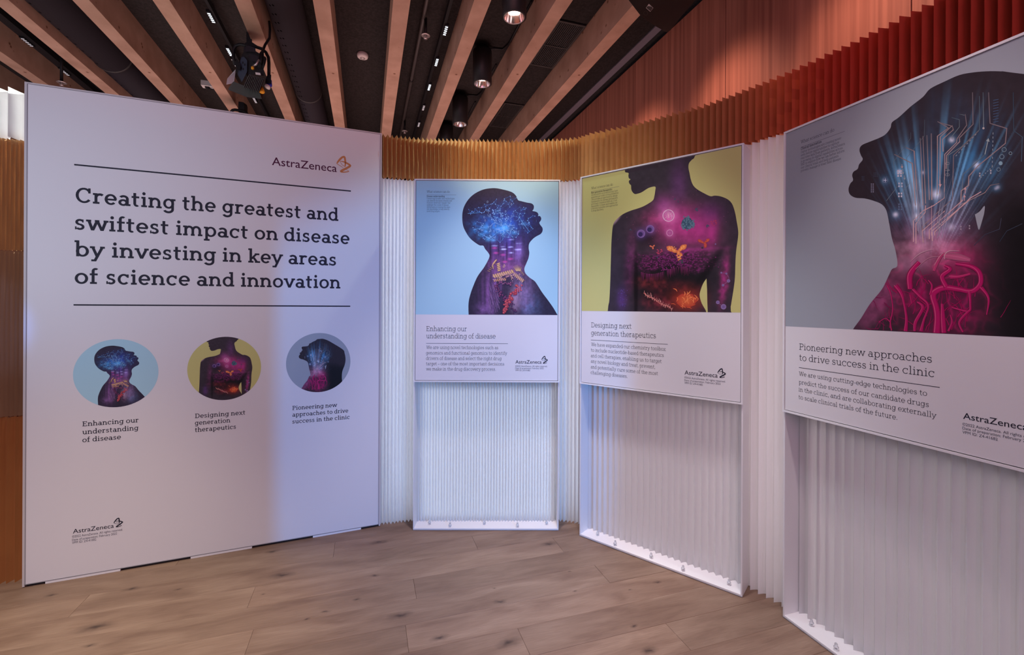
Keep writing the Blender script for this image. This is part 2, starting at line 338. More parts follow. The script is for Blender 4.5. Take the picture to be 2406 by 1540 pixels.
# ---------------------------------------------------------------- pleated paper walls
def resample(path, n_per):
    P = [Vector((*p, 0)) for p in path]
    # Catmull-Rom
    out = []
    for i in range(len(P) - 1):
        p0, p1, p2, p3 = P[max(i - 1, 0)], P[i], P[i + 1], P[min(i + 2, len(P) - 1)]
        for k in range(n_per):
            t = k / n_per
            out.append(.5 * ((2 * p1) + (p2 - p0) * t + (2 * p0 - 5 * p1 + 4 * p2 - p3) * t * t + (3 * p1 - p0 - 3 * p2 + p3) * t ** 3))
    out.append(P[-1]); return out
def sst(a, b_, x):
    t = min(1, max(0, (x - a) / (b_ - a))); return t * t * (3 - 2 * t)
def pleats(name, path, z0, z1, pitch, amp, m, cfun=None, seed=1, parent=None, sharp=.55, nseg=6, nz=7, wob=.0035, flare=0):
    rnd = random.Random(seed); C = resample(path, 12)
    D = [0]
    for a, b_ in zip(C[:-1], C[1:]): D.append(D[-1] + (b_ - a).length)
    def P(s):
        s = max(0, min(D[-1] - 1e-6, s)); i = int(np.searchsorted(D, s, 'right')) - 1; t = (s - D[i]) / (D[i + 1] - D[i])
        d = (C[i + 1] - C[i]).normalized(); return C[i].lerp(C[i + 1], t), Vector((d.y, -d.x, 0))
    N = int(D[-1] / (pitch if not callable(pitch) else pitch(.5)))
    folds = [0.0]
    while folds[-1] < D[-1]:
        pt = pitch(folds[-1] / D[-1]) if callable(pitch) else pitch
        folds.append(folds[-1] + pt * rnd.uniform(.95, 1.05))
    V, Fc, Cc = [], [], []; rows = []
    org = P(0)[0]
    for i in range(len(folds) - 1):
        a_, b_ = folds[i], folds[i + 1]; am = amp * rnd.uniform(.94, 1.05)
        wa = [rnd.uniform(-wob, wob) for _ in range(nz)]; wb = [rnd.uniform(-wob, wob) for _ in range(nz)]
        for k in range(nseg):
            t = k / nseg; s = a_ + (b_ - a_) * t
            tri = 1 - abs(2 * t - 1); prof = sharp * tri + (1 - sharp) * math.sin(math.pi * t)
            rows.append((s, am * (1 - 2 * prof), wa, wb, t))
    n_ = len(rows)
    for (s, d, wa, wb, t) in rows:
        c, nn = P(s); tg = Vector((-nn.y, nn.x, 0))
        for j in range(nz):
            q = j / (nz - 1); z = z0 + (z1 - z0) * q
            ww = wa[j] * (1 - t) + wb[j] * t
            p = c + nn * (d * (1 + flare * (q - .5)) + ww) + tg * ww * .6
            V.append((p.x - org.x, p.y - org.y, z)); Cc.append(cfun(s / D[-1], q) if cfun else (.8, .8, .8))
    for i in range(n_ - 1):
        for j in range(nz - 1):
            a = i * nz + j; Fc.append((a, a + nz, a + nz + 1, a + 1))
    o = mesh(name, V, Fc, m, parent, cols=Cc if cfun else None); o.location = org if not parent else (0, 0, 0)
    return o
main = [(-1.75, 2.84), (-1.35, 2.99), (-.885, 3.115), (-.605, 3.18), (-.159, 3.20), (.141, 3.20), (.435, 3.15), (.568, 3.045), (.781, 2.91),
        (.995, 2.735), (1.167, 2.58), (1.375, 2.28), (1.508, 2.019), (1.60, 1.79), (1.70, 1.50), (1.77, 1.22), (1.83, .90), (1.87, .6)]
w_ = pleats('white_pleated_wall', main, 0, 2.385, lambda q: .024 + .017 * sst(.36, .58, q), .019, M['paper'], seed=3)
tag(w_, 'tall white pleated paper wall curving behind the three poster cases', 'paper wall')
def dye(q, z):
    t = min(1, max(0, (q - .50) / .22)); t = t * t * (3 - 2 * t)
    a = np.array((.66, .38, .155)); b_ = np.array((.50, .062, .034)); return a * (1 - t) + b_ * t
o_ = pleats('ochre_pleated_wall', main, 2.388, 2.68, lambda q: .029 + .008 * sst(.38, .48, q), .031, M['kraft'], dye, seed=5)
tag(o_, 'low pleated paper wall turning from ochre to rust, stacked on the white one', 'paper wall')
left = [(-3.75, 2.28), (-3.3, 2.32), (-2.95, 2.38), (-2.70, 2.45), (-2.3, 2.635), (-1.95, 2.78)]
K1 = lambda q, z: (.58, .27, .10)
K2 = lambda q, z: (.52, .34, .21)
tag(pleats('ochre_pleated_wall', left, 0, .893, .034, .024, M['kraft'], K1, seed=11), 'orange brown pleated paper block on the floor at the left edge, lowest of the stack', 'paper wall')
tag(pleats('ochre_pleated_wall', left, .896, 1.792, .018, .018, M['kraft'], K2, seed=12), 'mauve lit pleated paper block in the middle of the stack at the left edge', 'paper wall')
tag(pleats('ochre_pleated_wall', left, 1.795, 2.395, .018, .018, M['kraft'], lambda q, z: (.62, .38, .19), seed=13), 'ochre pleated paper block under the white one at the left edge', 'paper wall')
tag(pleats('white_pleated_wall', left, 2.40, 2.665, .066, .036, M['paper'], seed=14, sharp=.2, nseg=10), 'bright white short pleated paper block on top of the stack at the left edge', 'paper wall')

# ---------------------------------------------------------------- slab-serif lettering
CAP, XH, ASC, DSC = .70, .50, .75, -.21
def glyph(ch, w, t):
    Q = []                                           # list of quads
    def r(x0, y0, x1, y1): Q.append([(x0, y0), (x1, y0), (x1, y1), (x0, y1)])
    def v(x, y0, y1): r(x - w / 2, y0, x + w / 2, y1)
    def s(x0, x1, y): r(x0, y, x1, y + t)
    def S_(x0, x1, y): r(x0, y - t, x1, y)
    def ring(cx, cy, rx, ry, a0=0, a1=360, ww=None, tt=None):
        ww = ww or w; tt = tt or t; k = max(6, int(abs(a1 - a0) / 15))
        for i in range(k):
            A0 = math.radians(a0 + (a1 - a0) * i / k); A1 = math.radians(a0 + (a1 - a0) * (i + 1) / k)
            Q.append([(cx + rx * math.cos(A0), cy + ry * math.sin(A0)), (cx + rx * math.cos(A1), cy + ry * math.sin(A1)),
                      (cx + (rx - ww) * math.cos(A1), cy + (ry - tt) * math.sin(A1)), (cx + (rx - ww) * math.cos(A0), cy + (ry - tt) * math.sin(A0))])
    def d(x0, y0, x1, y1, ww=None):
        h = (ww or w * 1.05) / 2; Q.append([(x0 - h, y0), (x0 + h, y0), (x1 + h, y1), (x1 - h, y1)])
    def dot(cx, cy, rr):
        k = 12; Q.append([(cx + rr * math.cos(2 * math.pi * i / k), cy + rr * math.sin(2 * math.pi * i / k)) for i in range(k)])
    def arch(x1, x2, a0=0, a1=180, ry=.23): ring((x1 + x2) / 2, XH - ry + .008, (x2 - x1) / 2 + w / 2, ry, a0, a1, None, t * 1.15)
    X = XH; e = .125; adv = .6
    if ch in 'nhmu':
        n_ = 3 if ch == 'm' else 2; xs = [.15 + .36 * i for i in range(n_)]
        if ch == 'm': xs = [.15, .48, .81]
        if ch != 'u':
            v(xs[0], 0, X if ch != 'h' else ASC); S_(xs[0] - e, xs[0] + w / 2, X if ch != 'h' else ASC)
            for a, b_ in zip(xs[:-1], xs[1:]): arch(a, b_); v(b_, 0, X - .22)
            for i, x in enumerate(xs): s(x - (e if i == 0 or ch != 'm' else e * .72), x + (e if i == n_ - 1 or ch != 'm' else e * .72), 0)
        else:
            v(xs[0], .2, X); v(xs[1], 0, X); S_(xs[0] - e, xs[0] + w / 2, X); S_(xs[1] - e * .9, xs[1] + w / 2, X); s(xs[1], xs[1] + e, 0)
            ring((xs[0] + xs[1]) / 2, .215, .18 + w / 2, .223, 180, 360, None, t * 1.15)
        adv = xs[-1] + .155
    elif ch == 'r': v(.16, 0, X); S_(.03, .16 + w / 2, X); s(.03, .31, 0); ring(.33, X - .21, .17 + w / 2, .218, 48, 180, None, t * 1.2); adv = .49
    elif ch == 'o': ring(.31, .25, .275, .262); adv = .62
    elif ch == 'e': ring(.30, .25, .265, .262, 0, 318); r(.06, .25 - t * .5, .30 + .265 - w * .2, .25 + t * .45); adv = .59
    elif ch == 'c': ring(.30, .25, .265, .262, 40, 318); r(.50 - w * .55, .33, .50 + w * .1, .49); adv = .57
    elif ch == 'a':
        ring(.25, .15, .215, .162); v(.43, 0, .34); ring(.27, X - .165, .16 + w / 2, .173, 0, 150, None, t * 1.1); s(.43, .57, 0); adv = .585
    elif ch in 'dq': ring(.30, .25, .265, .262); v(.49, 0, ASC); S_(.36, .49 + w / 2, ASC); s(.49, .62, 0); adv = .65
    elif ch == 'b': ring(.36, .25, .265, .262); v(.17, 0, ASC); S_(.04, .17, ASC); adv = .66
    elif ch == 'p': ring(.37, .25, .265, .262); v(.17, DSC, X); S_(.04, .17, X); s(.04, .32, DSC); adv = .67
    elif ch == 'g':
        ring(.29, .26, .255, .252); v(.475, -.02, X); S_(.475, .61, X); ring(.275, -.02, .20 + w / 2, .20, 205, 360, None, t * 1.15); adv = .635
    elif ch in 'ij': v(.17, 0, X); S_(.045, .17, X); s(.04, .30, 0); dot(.16, .655, max(w * .62, .045)); adv = .335
    elif ch == 'l': v(.17, 0, ASC); S_(.045, .17, ASC); s(.04, .30, 0); adv = .335
    elif ch == 't': v(.17, .13, .655); r(.03, X - t, .37, X); ring(.17 - w / 2 + .15, .15, .15, .16, 180, 312); adv = .42
    elif ch == 'f': v(.17, 0, ASC - .15); ring(.17 - w / 2 + .16, ASC - .15, .16, .158, 45, 180); r(.03, X - t, .36, X); s(.04, .33, 0); adv = .40
    elif ch in 'sS':
        k = 1 if ch == 's' else 1.4
        ring(.25, (.5 - .14) * k, .185, .148 * k, 32, 262, w * .9); ring(.25, .14 * k, .19, .148 * k, -148, 82, w * .9)
        Q.append([(.16, .30 * k), (.20, .22 * k), (.36, .195 * k), (.31, .285 * k)])
        r(.40 - w * .5, .35 * k, .40, .49 * k); r(.055, .01 * k, .055 + w * .5, .15 * k); adv = .50
    elif ch in 'vy':
        d(.10, X, .31, 0); d(.53, X, .31 if ch == 'v' else .20, 0 if ch == 'v' else DSC + .01)
        S_(.0, .21, X); S_(.42, .62, X); adv = .61
        if ch == 'y': s(.06, .26, DSC)
    elif ch == 'w':
        d(.10, X, .27, 0); d(.47, X, .27, 0); d(.45, X, .66, 0); d(.83, X, .66, 0); S_(0, .21, X); S_(.36, .55, X); S_(.72, .93, X); adv = .92
    elif ch in 'xX': d(.12, X, .48, 0); d(.46, X, .12, 0, w * .9); S_(.01, .23, X); S_(.36, .58, X); s(.0, .23, 0); s(.37, .60, 0); adv = .60
    elif ch == 'k': v(.17, 0, ASC); S_(.04, .17, ASC); s(.04, .31, 0); d(.49, X, .19, .19, w * 1.1); d(.29, .30, .52, 0, w * 1.15); S_(.37, .61, X); s(.38, .65, 0); adv = .645
    elif ch == 'z': r(.04, 0, .5, t); r(.04, X - t, .5, X); d(.42, X, .10, 0); adv = .54
    elif ch == 'C' or ch == 'G': ring(.38, .35, .345, .362, 38, 322); r(.64 - w * .7, .46, .64 + w * .1, .70); adv = .72
    elif ch == 'E' or ch == 'F':
        v(.17, 0, CAP); S_(.03, .62, CAP); r(.17, .36 - t / 2, .48, .36 + t / 2); r(.62 - w * .6, .50, .62, CAP); r(.48 - w * .4, .27, .48, .45)
        if ch == 'E': s(.03, .64, 0); r(.64 - w * .6, 0, .64, .20); adv = .70
        else: s(.03, .34, 0); adv = .64
    elif ch == 'D': v(.17, 0, CAP); r(.03, 0, .38, t); r(.03, CAP - t, .38, CAP); ring(.37, .35, .34, .35, -90, 90); adv = .76
    elif ch in 'PRB':
        v(.17, 0, CAP); s(.03, .33, 0); r(.03, CAP - t, .38, CAP); r(.17, .31, .38, .31 + t); ring(.37, .505, .24, .195, -90, 90); adv = .65
        if ch == 'R': d(.38, .33, .58, 0); s(.48, .70, 0); adv = .71
        if ch == 'B': r(.03, 0, .4, t); ring(.38, .175, .26, .175, -90, 90); adv = .69
    elif ch == 'W': d(.11, CAP, .30, 0); d(.53, CAP, .30, 0); d(.51, CAP, .74, 0); d(.93, CAP, .74, 0); S_(0, .24, CAP); S_(.40, .62, CAP); S_(.80, 1.04, CAP); adv = 1.03
    elif ch == 'A': d(.34, CAP, .10, 0, w * .8); d(.34, CAP, .60, 0); r(.19, .2, .52, .2 + t); s(0, .22, 0); s(.47, .72, 0); adv = .72
    elif ch == 'T': v(.34, 0, CAP); S_(.04, .64, CAP); s(.2, .48, 0); r(.04, .52, .04 + w * .5, CAP); r(.64 - w * .5, .52, .64, CAP); adv = .68
    elif ch == 'N': v(.16, 0, CAP); v(.60, 0, CAP); d(.16, CAP, .60, 0); S_(.03, .2, CAP); S_(.48, .74, CAP); s(.03, .29, 0); adv = .77
    elif ch == 'Z': r(.05, 0, .6, t); r(.05, CAP - t, .6, CAP); d(.53, CAP, .12, 0); adv = .64
    elif ch == '&': ring(.30, .53, .17, .175); ring(.29, .18, .24, .188, 100, 400); d(.22, .50, .62, 0); adv = .68
    elif ch == '.': dot(.12, .05, max(w * .6, .05)); adv = .24
    elif ch == ',': dot(.12, .05, max(w * .6, .05)); d(.14, .04, .07, -.12, w * .7); adv = .24
    elif ch == '-': r(.05, .21, .30, .21 + t * 1.1); adv = .35
    elif ch == '–': r(.03, .21, .52, .21 + t * 1.1); adv = .55
    elif ch == '0': ring(.26, .33, .2, .33); adv = .52
    elif ch == '1': v(.2, 0, .66); d(.2, .66, .08, .5, w); adv = .36
    elif ch == ' ': adv = .27
    verts, faces = [], []
    for q in Q:
        area = sum(q[i][0] * q[(i + 1) % len(q)][1] - q[(i + 1) % len(q)][0] * q[i][1] for i in range(len(q)))
        if area < 0: q = q[::-1]
        n0 = len(verts); verts += [Vector(p) for p in q]; faces.append(list(range(n0, n0 + len(q))))
    if not faces: return [], [], adv
    rv, re, rf, _a, _b, of = delaunay_2d_cdt(verts, [], faces, 0, 1e-5, True)
    rf = [f for f, o_ in zip(rf, of) if o_]
    return [tuple(p) for p in rv], [tuple(f) for f in rf], adv
GC = {}
def slab_line(text, wt):
    V, Fc, x = [], [], 0
    w, t = {'bold': (.125, .092), 'semi': (.112, .080), 'light': (.068, .050), 'thin': (.05, .038)}[wt]
    for ch in text:
        k = (ch, wt)
        if k not in GC: GC[k] = glyph(ch, w, t)
        gv, gf, adv = GC[k]; n0 = len(V)
        V += [(a + x, b_) for a, b_ in gv]; Fc += [tuple(i + n0 for i in f) for f in gf]; x += adv
    return V, Fc
_fc = {}
def sans_line(text):
    if text in _fc: return _fc[text]
    cu = bpy.data.curves.new('t', 'FONT'); cu.body = text; cu.resolution_u = 3; cu.offset = .004 if text == 'AstraZeneca' else 0; ob = bpy.data.objects.new('t', cu)
    me = bpy.data.meshes.new_from_object(ob); V = [(v.co.x, v.co.y) for v in me.vertices]; Fc = [tuple(p.vertices) for p in me.polygons]
    bpy.data.objects.remove(ob); bpy.data.meshes.remove(me); bpy.data.curves.remove(cu)
    h = _cap(); V = [(a / h * CAP, b_ / h * CAP) for a, b_ in V]
    _fc[text] = (V, Fc); return V, Fc
_ch = []
def _cap():
    if not _ch:
        cu = bpy.data.curves.new('t', 'FONT'); cu.body = 'E'; ob = bpy.data.objects.new('t', cu); me = bpy.data.meshes.new_from_object(ob)
        _ch.append(max(v.co.y for v in me.vertices)); bpy.data.objects.remove(ob); bpy.data.meshes.remove(me); bpy.data.curves.remove(cu)
    return _ch[0]

# ---------------------------------------------------------------- upright planes and print on them
class Plane:
    def __init__(s, x, y, th): s.x, s.y, s.th = x, y, th; s.c, s.s = math.cos(th), math.sin(th)
    def uv(s, px, py, d=0):            # ray through pixel meets the plane (pushed d towards the viewer)
        a, b = un(px, py); nx, ny = -s.s, s.c; ox, oy = s.x - nx * d, s.y - ny * d
        Y = (ox * nx + oy * ny) / (a * nx + ny); X = a * Y
        return ((X - s.x) * s.c + (Y - s.y) * s.s, EYE + b * Y)
D0 = .0003
def lay(name, V2, Fc, m, parent, d=D0, cols=None):
    return mesh(name, [(u, -d if not isinstance(d, np.ndarray) else -d[i], z) for i, (u, z) in enumerate(V2)], Fc, m, parent, cols)
def text_block(name, pl, lines, cap, m, parent, d0=0, d=D0, wt='light', sans=False):
    """lines: (text, px start, py baseline, px end); cap = letter height in metres"""
    V, Fc = [], []
    for tx, x0, y0, x1 in lines:
        u0, z0 = pl.uv(x0, y0, d0)
        if isinstance(x1, tuple): u1 = u0 + x1[0]
        else: u1 = pl.uv(x1, y0, d0)[0]
        gv, gf = sans_line(tx) if sans else slab_line(tx, wt)
        a0 = min(p[0] for p in gv); a1 = max(p[0] for p in gv); sx = (u1 - u0) / (a1 - a0); sy = cap / CAP; n0 = len(V)
        V += [(u0 + (p[0] - a0) * sx, z0 + p[1] * sy) for p in gv]; Fc += [tuple(i + n0 for i in f) for f in gf]
    return lay(name, V, Fc, m, parent, d0 + d)
def ribbon(pts, ws):                   # pts 2-D, widths -> quads
    V, Fc = [], []; n_ = len(pts)
    ws = ws if isinstance(ws, (list, tuple)) else [ws] * n_
    for i in range(n_):
        ax, ay = pts[max(i - 1, 0)]; bx, by = pts[min(i + 1, n_ - 1)]; dx, dy = bx - ax, by - ay; L = math.hypot(dx, dy) or 1
        nx, ny = -dy / L, dx / L; k = 1
        if 0 < i < n_ - 1:
            d1x, d1y = pts[i][0] - ax, pts[i][1] - ay; l1 = math.hypot(d1x, d1y) or 1
            k = 1 / max(.55, abs(nx * (-d1y / l1) + ny * (d1x / l1)))
        h = ws[i] / 2 * k; x, y = pts[i]; V += [(x + nx * h, y + ny * h), (x - nx * h, y - ny * h)]
    for i in range(n_ - 1): Fc.append((2 * i, 2 * i + 1, 2 * i + 3, 2 * i + 2))
    return V, Fc
def smooth2(pts, k=6):
    out = []; n_ = len(pts)
    for i in range(n_ - 1):
        p0, p1, p2, p3 = pts[max(i - 1, 0)], pts[i], pts[i + 1], pts[min(i + 2, n_ - 1)]
        for j in range(k):
            t = j / k; out.append(tuple(.5 * (2 * p1[q] + (p2[q] - p0[q]) * t + (2 * p0[q] - 5 * p1[q] + 4 * p2[q] - p3[q]) * t * t + (3 * p1[q] - p0[q] - 3 * p2[q] + p3[q]) * t ** 3) for q in range(len(p1))))
    out.append(tuple(pts[-1])); return out

PB = Plane(-2.5865, 2.3911, .3872); P1 = Plane(-.6563, 3.0257, .0058); P2 = Plane(.4502, 2.9641, -.6971); P3 = Plane(1.3227, 2.1932, -1.2609)
BW, BH, CW, CH_ = 1.829, 2.6825, .9758, 2.3547

# emblem, traced once on the sign and kept relative to its wordmark
def Z(x, y): return PB.uv(620 + x / 10.025, 350 + y / 10.025)
wm0 = Z(190, 380); wm1 = Z(1718, 540); wcap = Z(285, 205)[1] - Z(285, 392)[1]; wlen = wm1[0] - wm0[0]
def emblem(scale):
    V, Fc = [], []
    R = [([(1722, 345), (1735, 318), (1790, 250), (1845, 200), (1895, 190), (1912, 250), (1920, 330), (1914, 420)], [12, 34, 46, 46, 44, 44, 40, 22]),
         ([(1712, 335), (1740, 362), (1872, 446)], [10, 14, 10]),
         ([(1798, 292), (1850, 298), (1930, 325), (2015, 375), (2028, 405), (1960, 450), (1870, 495), (1818, 530), (1860, 548), (1940, 545), (1998, 532), (1985, 515), (1940, 490)], [8, 22, 38, 46, 50, 52, 54, 50, 30, 26, 18, 12, 9]),
         ([(1800, 290), (1815, 330), (1850, 380), (1910, 415)], [9, 10, 10, 18])]
    for pts, ws in R:
        q = smooth2([(x, y, w) for (x, y), w in zip(pts, ws)], 5)
        uvs = []
        for x, y, w in q: u, z = Z(x, y); uvs.append(((u - wm0[0]) * scale, (z - wm0[1]) * scale))
        wsc = wcap / 187 * scale
        a, f = ribbon(uvs, [w * wsc for *_, w in q]); n0 = len(V); V += a; Fc += [tuple(i + n0 for i in g) for g in f]
    return V, Fc
def logo(pl, px, py, px1, parent, m1, m2, d0=0):
    u0, z0 = pl.uv(px, py, d0); u1 = pl.uv(px1, py, d0)[0] if not isinstance(px1, tuple) else u0 + px1[0]; k = (u1 - u0) / wlen
    gv, gf = sans_line('AstraZeneca'); a0 = min(p[0] for p in gv); a1 = max(p[0] for p in gv)
    lay('wordmark', [(u0 + (p[0] - a0) * (u1 - u0) / (a1 - a0), z0 + p[1] * wcap * k / CAP) for p in gv], gf, m1, parent, d0 + D0)
    ev, ef = emblem(k); lay('emblem', [(u0 + a, z0 + b_) for a, b_ in ev], ef, m2, parent, d0 + D0)
    return k

# ---------------------------------------------------------------- printed pictures
def px_of(pl, u, z, d=0):              # point of a plane -> pixel, vectorised
    X = pl.x + u * pl.c + pl.s * d; Y = pl.y + u * pl.s - pl.c * d
    x = F * X / Y; y = -F * (z - EYE) / Y; c, s = math.cos(ROLL), math.sin(ROLL)
    return CX + x * c - y * s, HY + x * s + y * c
def inside(poly, X, Y):
    r = np.zeros(len(X), bool); n_ = len(poly)
    for i in range(n_):
        x0, y0 = poly[i]; x1, y1 = poly[(i + 1) % n_]
        if y0 == y1: continue
        c = ((y0 > Y) != (y1 > Y)) & (X < (x1 - x0) * (Y - y0) / (y1 - y0) + x0); r ^= c
    return r
_rt = np.random.RandomState(3).rand(256, 256)
def fbm(x, y, sc, oc=4, ox=0.0):
    r = 0; a = 1; tot = 0
    for k in range(oc):
        X = x / sc + ox + 13 * k; Y = y / sc + 7 * k; xi = np.floor(X).astype(int); yi = np.floor(Y).astype(int); fx = X - xi; fy = Y - yi
        fx = fx * fx * (3 - 2 * fx); fy = fy * fy * (3 - 2 * fy); g = lambda i, j: _rt[(xi + i) % 256, (yi + j) % 256]
        r = r + a * ((g(0, 0) * (1 - fx) + g(1, 0) * fx) * (1 - fy) + (g(0, 1) * (1 - fx) + g(1, 1) * fx) * fy); tot += a; a *= .5; sc = sc / 2
    return r / tot
def gs(x, y, cx, cy, rx, ry, rot=0, p=1):
    c, s = math.cos(math.radians(rot)), math.sin(math.radians(rot)); a = ((x - cx) * c + (y - cy) * s) / rx; b_ = (-(x - cx) * s + (y - cy) * c) / ry
    return np.exp(-(a * a + b_ * b_) ** p)
def col(*c): return np.array(c)[None, :]
class Art:
    def __init__(s, pl, ox, oy, sc, d0): s.pl, s.ox, s.oy, s.sc, s.d0 = pl, ox, oy, sc, d0; s.sil = []; s.holes = []; s.V = []; s.F = []; s.C = []; s.L = []; s.layer = 0
    def uv(s, x, y): return s.pl.uv(s.ox + x / s.sc, s.oy + y / s.sc, s.d0)
    def art(s, u, z): px, py = px_of(s.pl, u, z, s.d0); return (px - s.ox) * s.sc, (py - s.oy) * s.sc
    def add(s, V, Fc, c, c2=None):
        n0 = len(s.V); s.V += [s.uv(x, y) for x, y in V]; s.F += [tuple(i + n0 for i in f) for f in Fc]; s.layer += 1
        s.L += [s.layer] * len(V); s.C += ([c] * len(V) if c2 is None else [tuple(np.array(c) * (1 - i / (len(V) - 1)) + np.array(c2) * i / (len(V) - 1)) for i in range(len(V))])
    def line(s, pts, w, c, c2=None, sm=0):
        if sm: 
            if isinstance(w, (list, tuple)): q = smooth2([(x, y, ww) for (x, y), ww in zip(pts, w)], sm); pts = [(a, b_) for a, b_, _ in q]; w = [max(.3, k[2]) for k in q]
            else: pts = smooth2(pts, sm)
        V, Fc = ribbon(pts, w); s.add(V, Fc, c, c2)
    def disc(s, cx, cy, rx, ry, c, n_=14, jag=0, rot=0, rim=None):
        P = []
        for k in range(n_):
            t = 2 * math.pi * k / n_; q = 1 + random.uniform(-jag, jag); a, b_ = rx * q * math.cos(t), ry * q * math.sin(t); r_ = math.radians(rot)
            P.append((cx + a * math.cos(r_) - b_ * math.sin(r_), cy + a * math.sin(r_) + b_ * math.cos(r_)))
        if rim is None: s.add(P, [tuple(range(n_))], c)
        else:
            s.add([(cx, cy)] + P, [(0, 1 + k, 1 + (k + 1) % n_) for k in range(n_)], c); s.C[-n_:] = [rim] * n_
    def ringl(s, cx, cy, rx, ry, w, c, n_=20):
        s.line([(cx + rx * math.cos(2 * math.pi * k / n_), cy + ry * math.sin(2 * math.pi * k / n_)) for k in range(n_ + 1)], w, c)
    def arrow(s, x0, y0, x1, y1, w, c):
        s.line([(x0, y0), (x1, y1)], w, c); dx, dy = x1 - x0, y1 - y0; L = math.hypot(dx, dy); dx /= L; dy /= L
        s.add([(x1 + dx * w * 2, y1 + dy * w * 2), (x1 - dy * w * 2.2 - dx * w * 2, y1 + dx * w * 2.2 - dy * w * 2), (x1 + dy * w * 2.2 - dx * w * 2, y1 - dx * w * 2.2 - dy * w * 2)], [(0, 1, 2)], c)

def picture(art, region, parent, d, bgc, step, T=(1, 0, 0, 1, 0, 0)):
    """region: loop in target coordinates. T: target = art_uv * k + offset"""
    k, du, dz = T[0], T[4], T[5]; tf = lambda P: [(u * k + du, z * k + dz) for u, z in P]
    sil = tf([art.uv(*p) for p in art.sil]) + []
    if hasattr(art, 'extra'): sil = tf([art.uv(*p) for p in art.sil[:art.cut]] + art.extra + [art.uv(*p) for p in art.sil[art.cut:]])
    sil = smooth2(sil + [sil[0]], 4)[:-1]
    holes = [smooth2(h + [h[0]], 3)[:-1] for h in (tf([art.uv(*p) for p in h]) for h in art.holes)]
    us = [p[0] for p in region]; zs = [p[1] for p in region]
    gu, gz = np.meshgrid(np.arange(min(us) + step * .5, max(us), step), np.arange(min(zs) + step * .5, max(zs), step)); gu = gu.ravel(); gz = gz.ravel()
    gu = gu + (np.random.rand(len(gu)) - .5) * step * .2
    kp = inside(region, gu, gz) & inside(sil, gu, gz)
    for h in holes: kp &= ~inside(h, gu, gz)
    verts = [Vector((float(a), float(b_))) for a, b_ in zip(gu[kp], gz[kp])]; ed = []
    for loop in [region, sil] + holes:
        n0 = len(verts); verts += [Vector(p) for p in loop]; ed += [(n0 + i, n0 + (i + 1) % len(loop)) for i in range(len(loop))]
    rv, _, rf, *_ = delaunay_2d_cdt(verts, ed, [], 0, 1e-6, False)
    V = np.array([tuple(p) for p in rv]); Fc = np.array(rf); cen = V[Fc].mean(axis=1)
    inr = inside(region, cen[:, 0], cen[:, 1]); ins = inside(sil, cen[:, 0], cen[:, 1])
    for h in holes: ins &= ~inside(h, cen[:, 0], cen[:, 1])
    Fs, Fb = Fc[inr & ins], Fc[inr & ~ins]
    ax, ay = art.art((V[:, 0] - du) / k, (V[:, 1] - dz) / k); cs = art.paint(ax, ay)
    # silhouette with painted inside + plain background + line work, one printed sheet
    VV = [(u, -d, z) for u, z in V] + [(u, -d, z) for u, z in V]; CC = np.vstack([cs, np.repeat(col(*bgc), len(V), 0)]); n1 = len(V)
    FF = [tuple(f) for f in Fs] + [tuple(int(i) + n1 for i in f) for f in Fb]
    if art.V:
        A = np.array(art.V); A = A * k + np.array([du, dz]); ok = inside(region, A[:, 0], A[:, 1]) & inside(sil, A[:, 0], A[:, 1])
        for h in holes: ok &= ~inside(h, A[:, 0], A[:, 1])
        n2 = len(VV); VV += [(u, -d - .0002 - .0000015 * L, z) for (u, z), L in zip(A, art.L)]; CC = np.vstack([CC, np.array(art.C)])
        for f in art.F:
            if all(ok[i] for i in f): FF.append(tuple(i + n2 for i in f))
    used = sorted({i for f in FF for i in f}); mp = {o: i for i, o in enumerate(used)}
    return mesh('picture_print', [VV[i] for i in used], [tuple(mp[i] for i in f) for f in FF], M['print'], parent, cols=CC[used])

DP = .006                                # the poster boards stand this far in front of the case plane
# --- first picture: raised head with a blue network, proteins below
A1 = Art(P1, 960, 420, 4.53, DP)
A1.sil = [(660, 1800), (640, 1470), (638, 1330), (655, 1240), (690, 1140), (735, 1040), (800, 950), (840, 880), (862, 825), (848, 790), (815, 750), (795, 715), (755, 710), (700, 675), (650, 630), (610, 570),
 (580, 500), (571, 410), (580, 330), (610, 260), (660, 195), (720, 150), (790, 118), (860, 104), (930, 102), (1000, 115), (1060, 130), (1110, 150), (1145, 185), (1165, 228), (1200, 240), (1260, 255),
 (1310, 265), (1333, 290), (1330, 325), (1318, 343), (1345, 350), (1372, 362), (1382, 385), (1378, 398), (1400, 400), (1412, 425), (1405, 450), (1392, 468), (1400, 490), (1425, 525), (1425, 560),
 (1405, 590), (1360, 615), (1320, 645), (1285, 690), (1278, 740), (1285, 790), (1275, 850), (1250, 910), (1232, 960), (1245, 1010), (1290, 1055), (1340, 1090), (1370, 1130), (1420, 1210), (1480, 1290), (1540, 1375), (1584, 1450), (1790, 1800)]
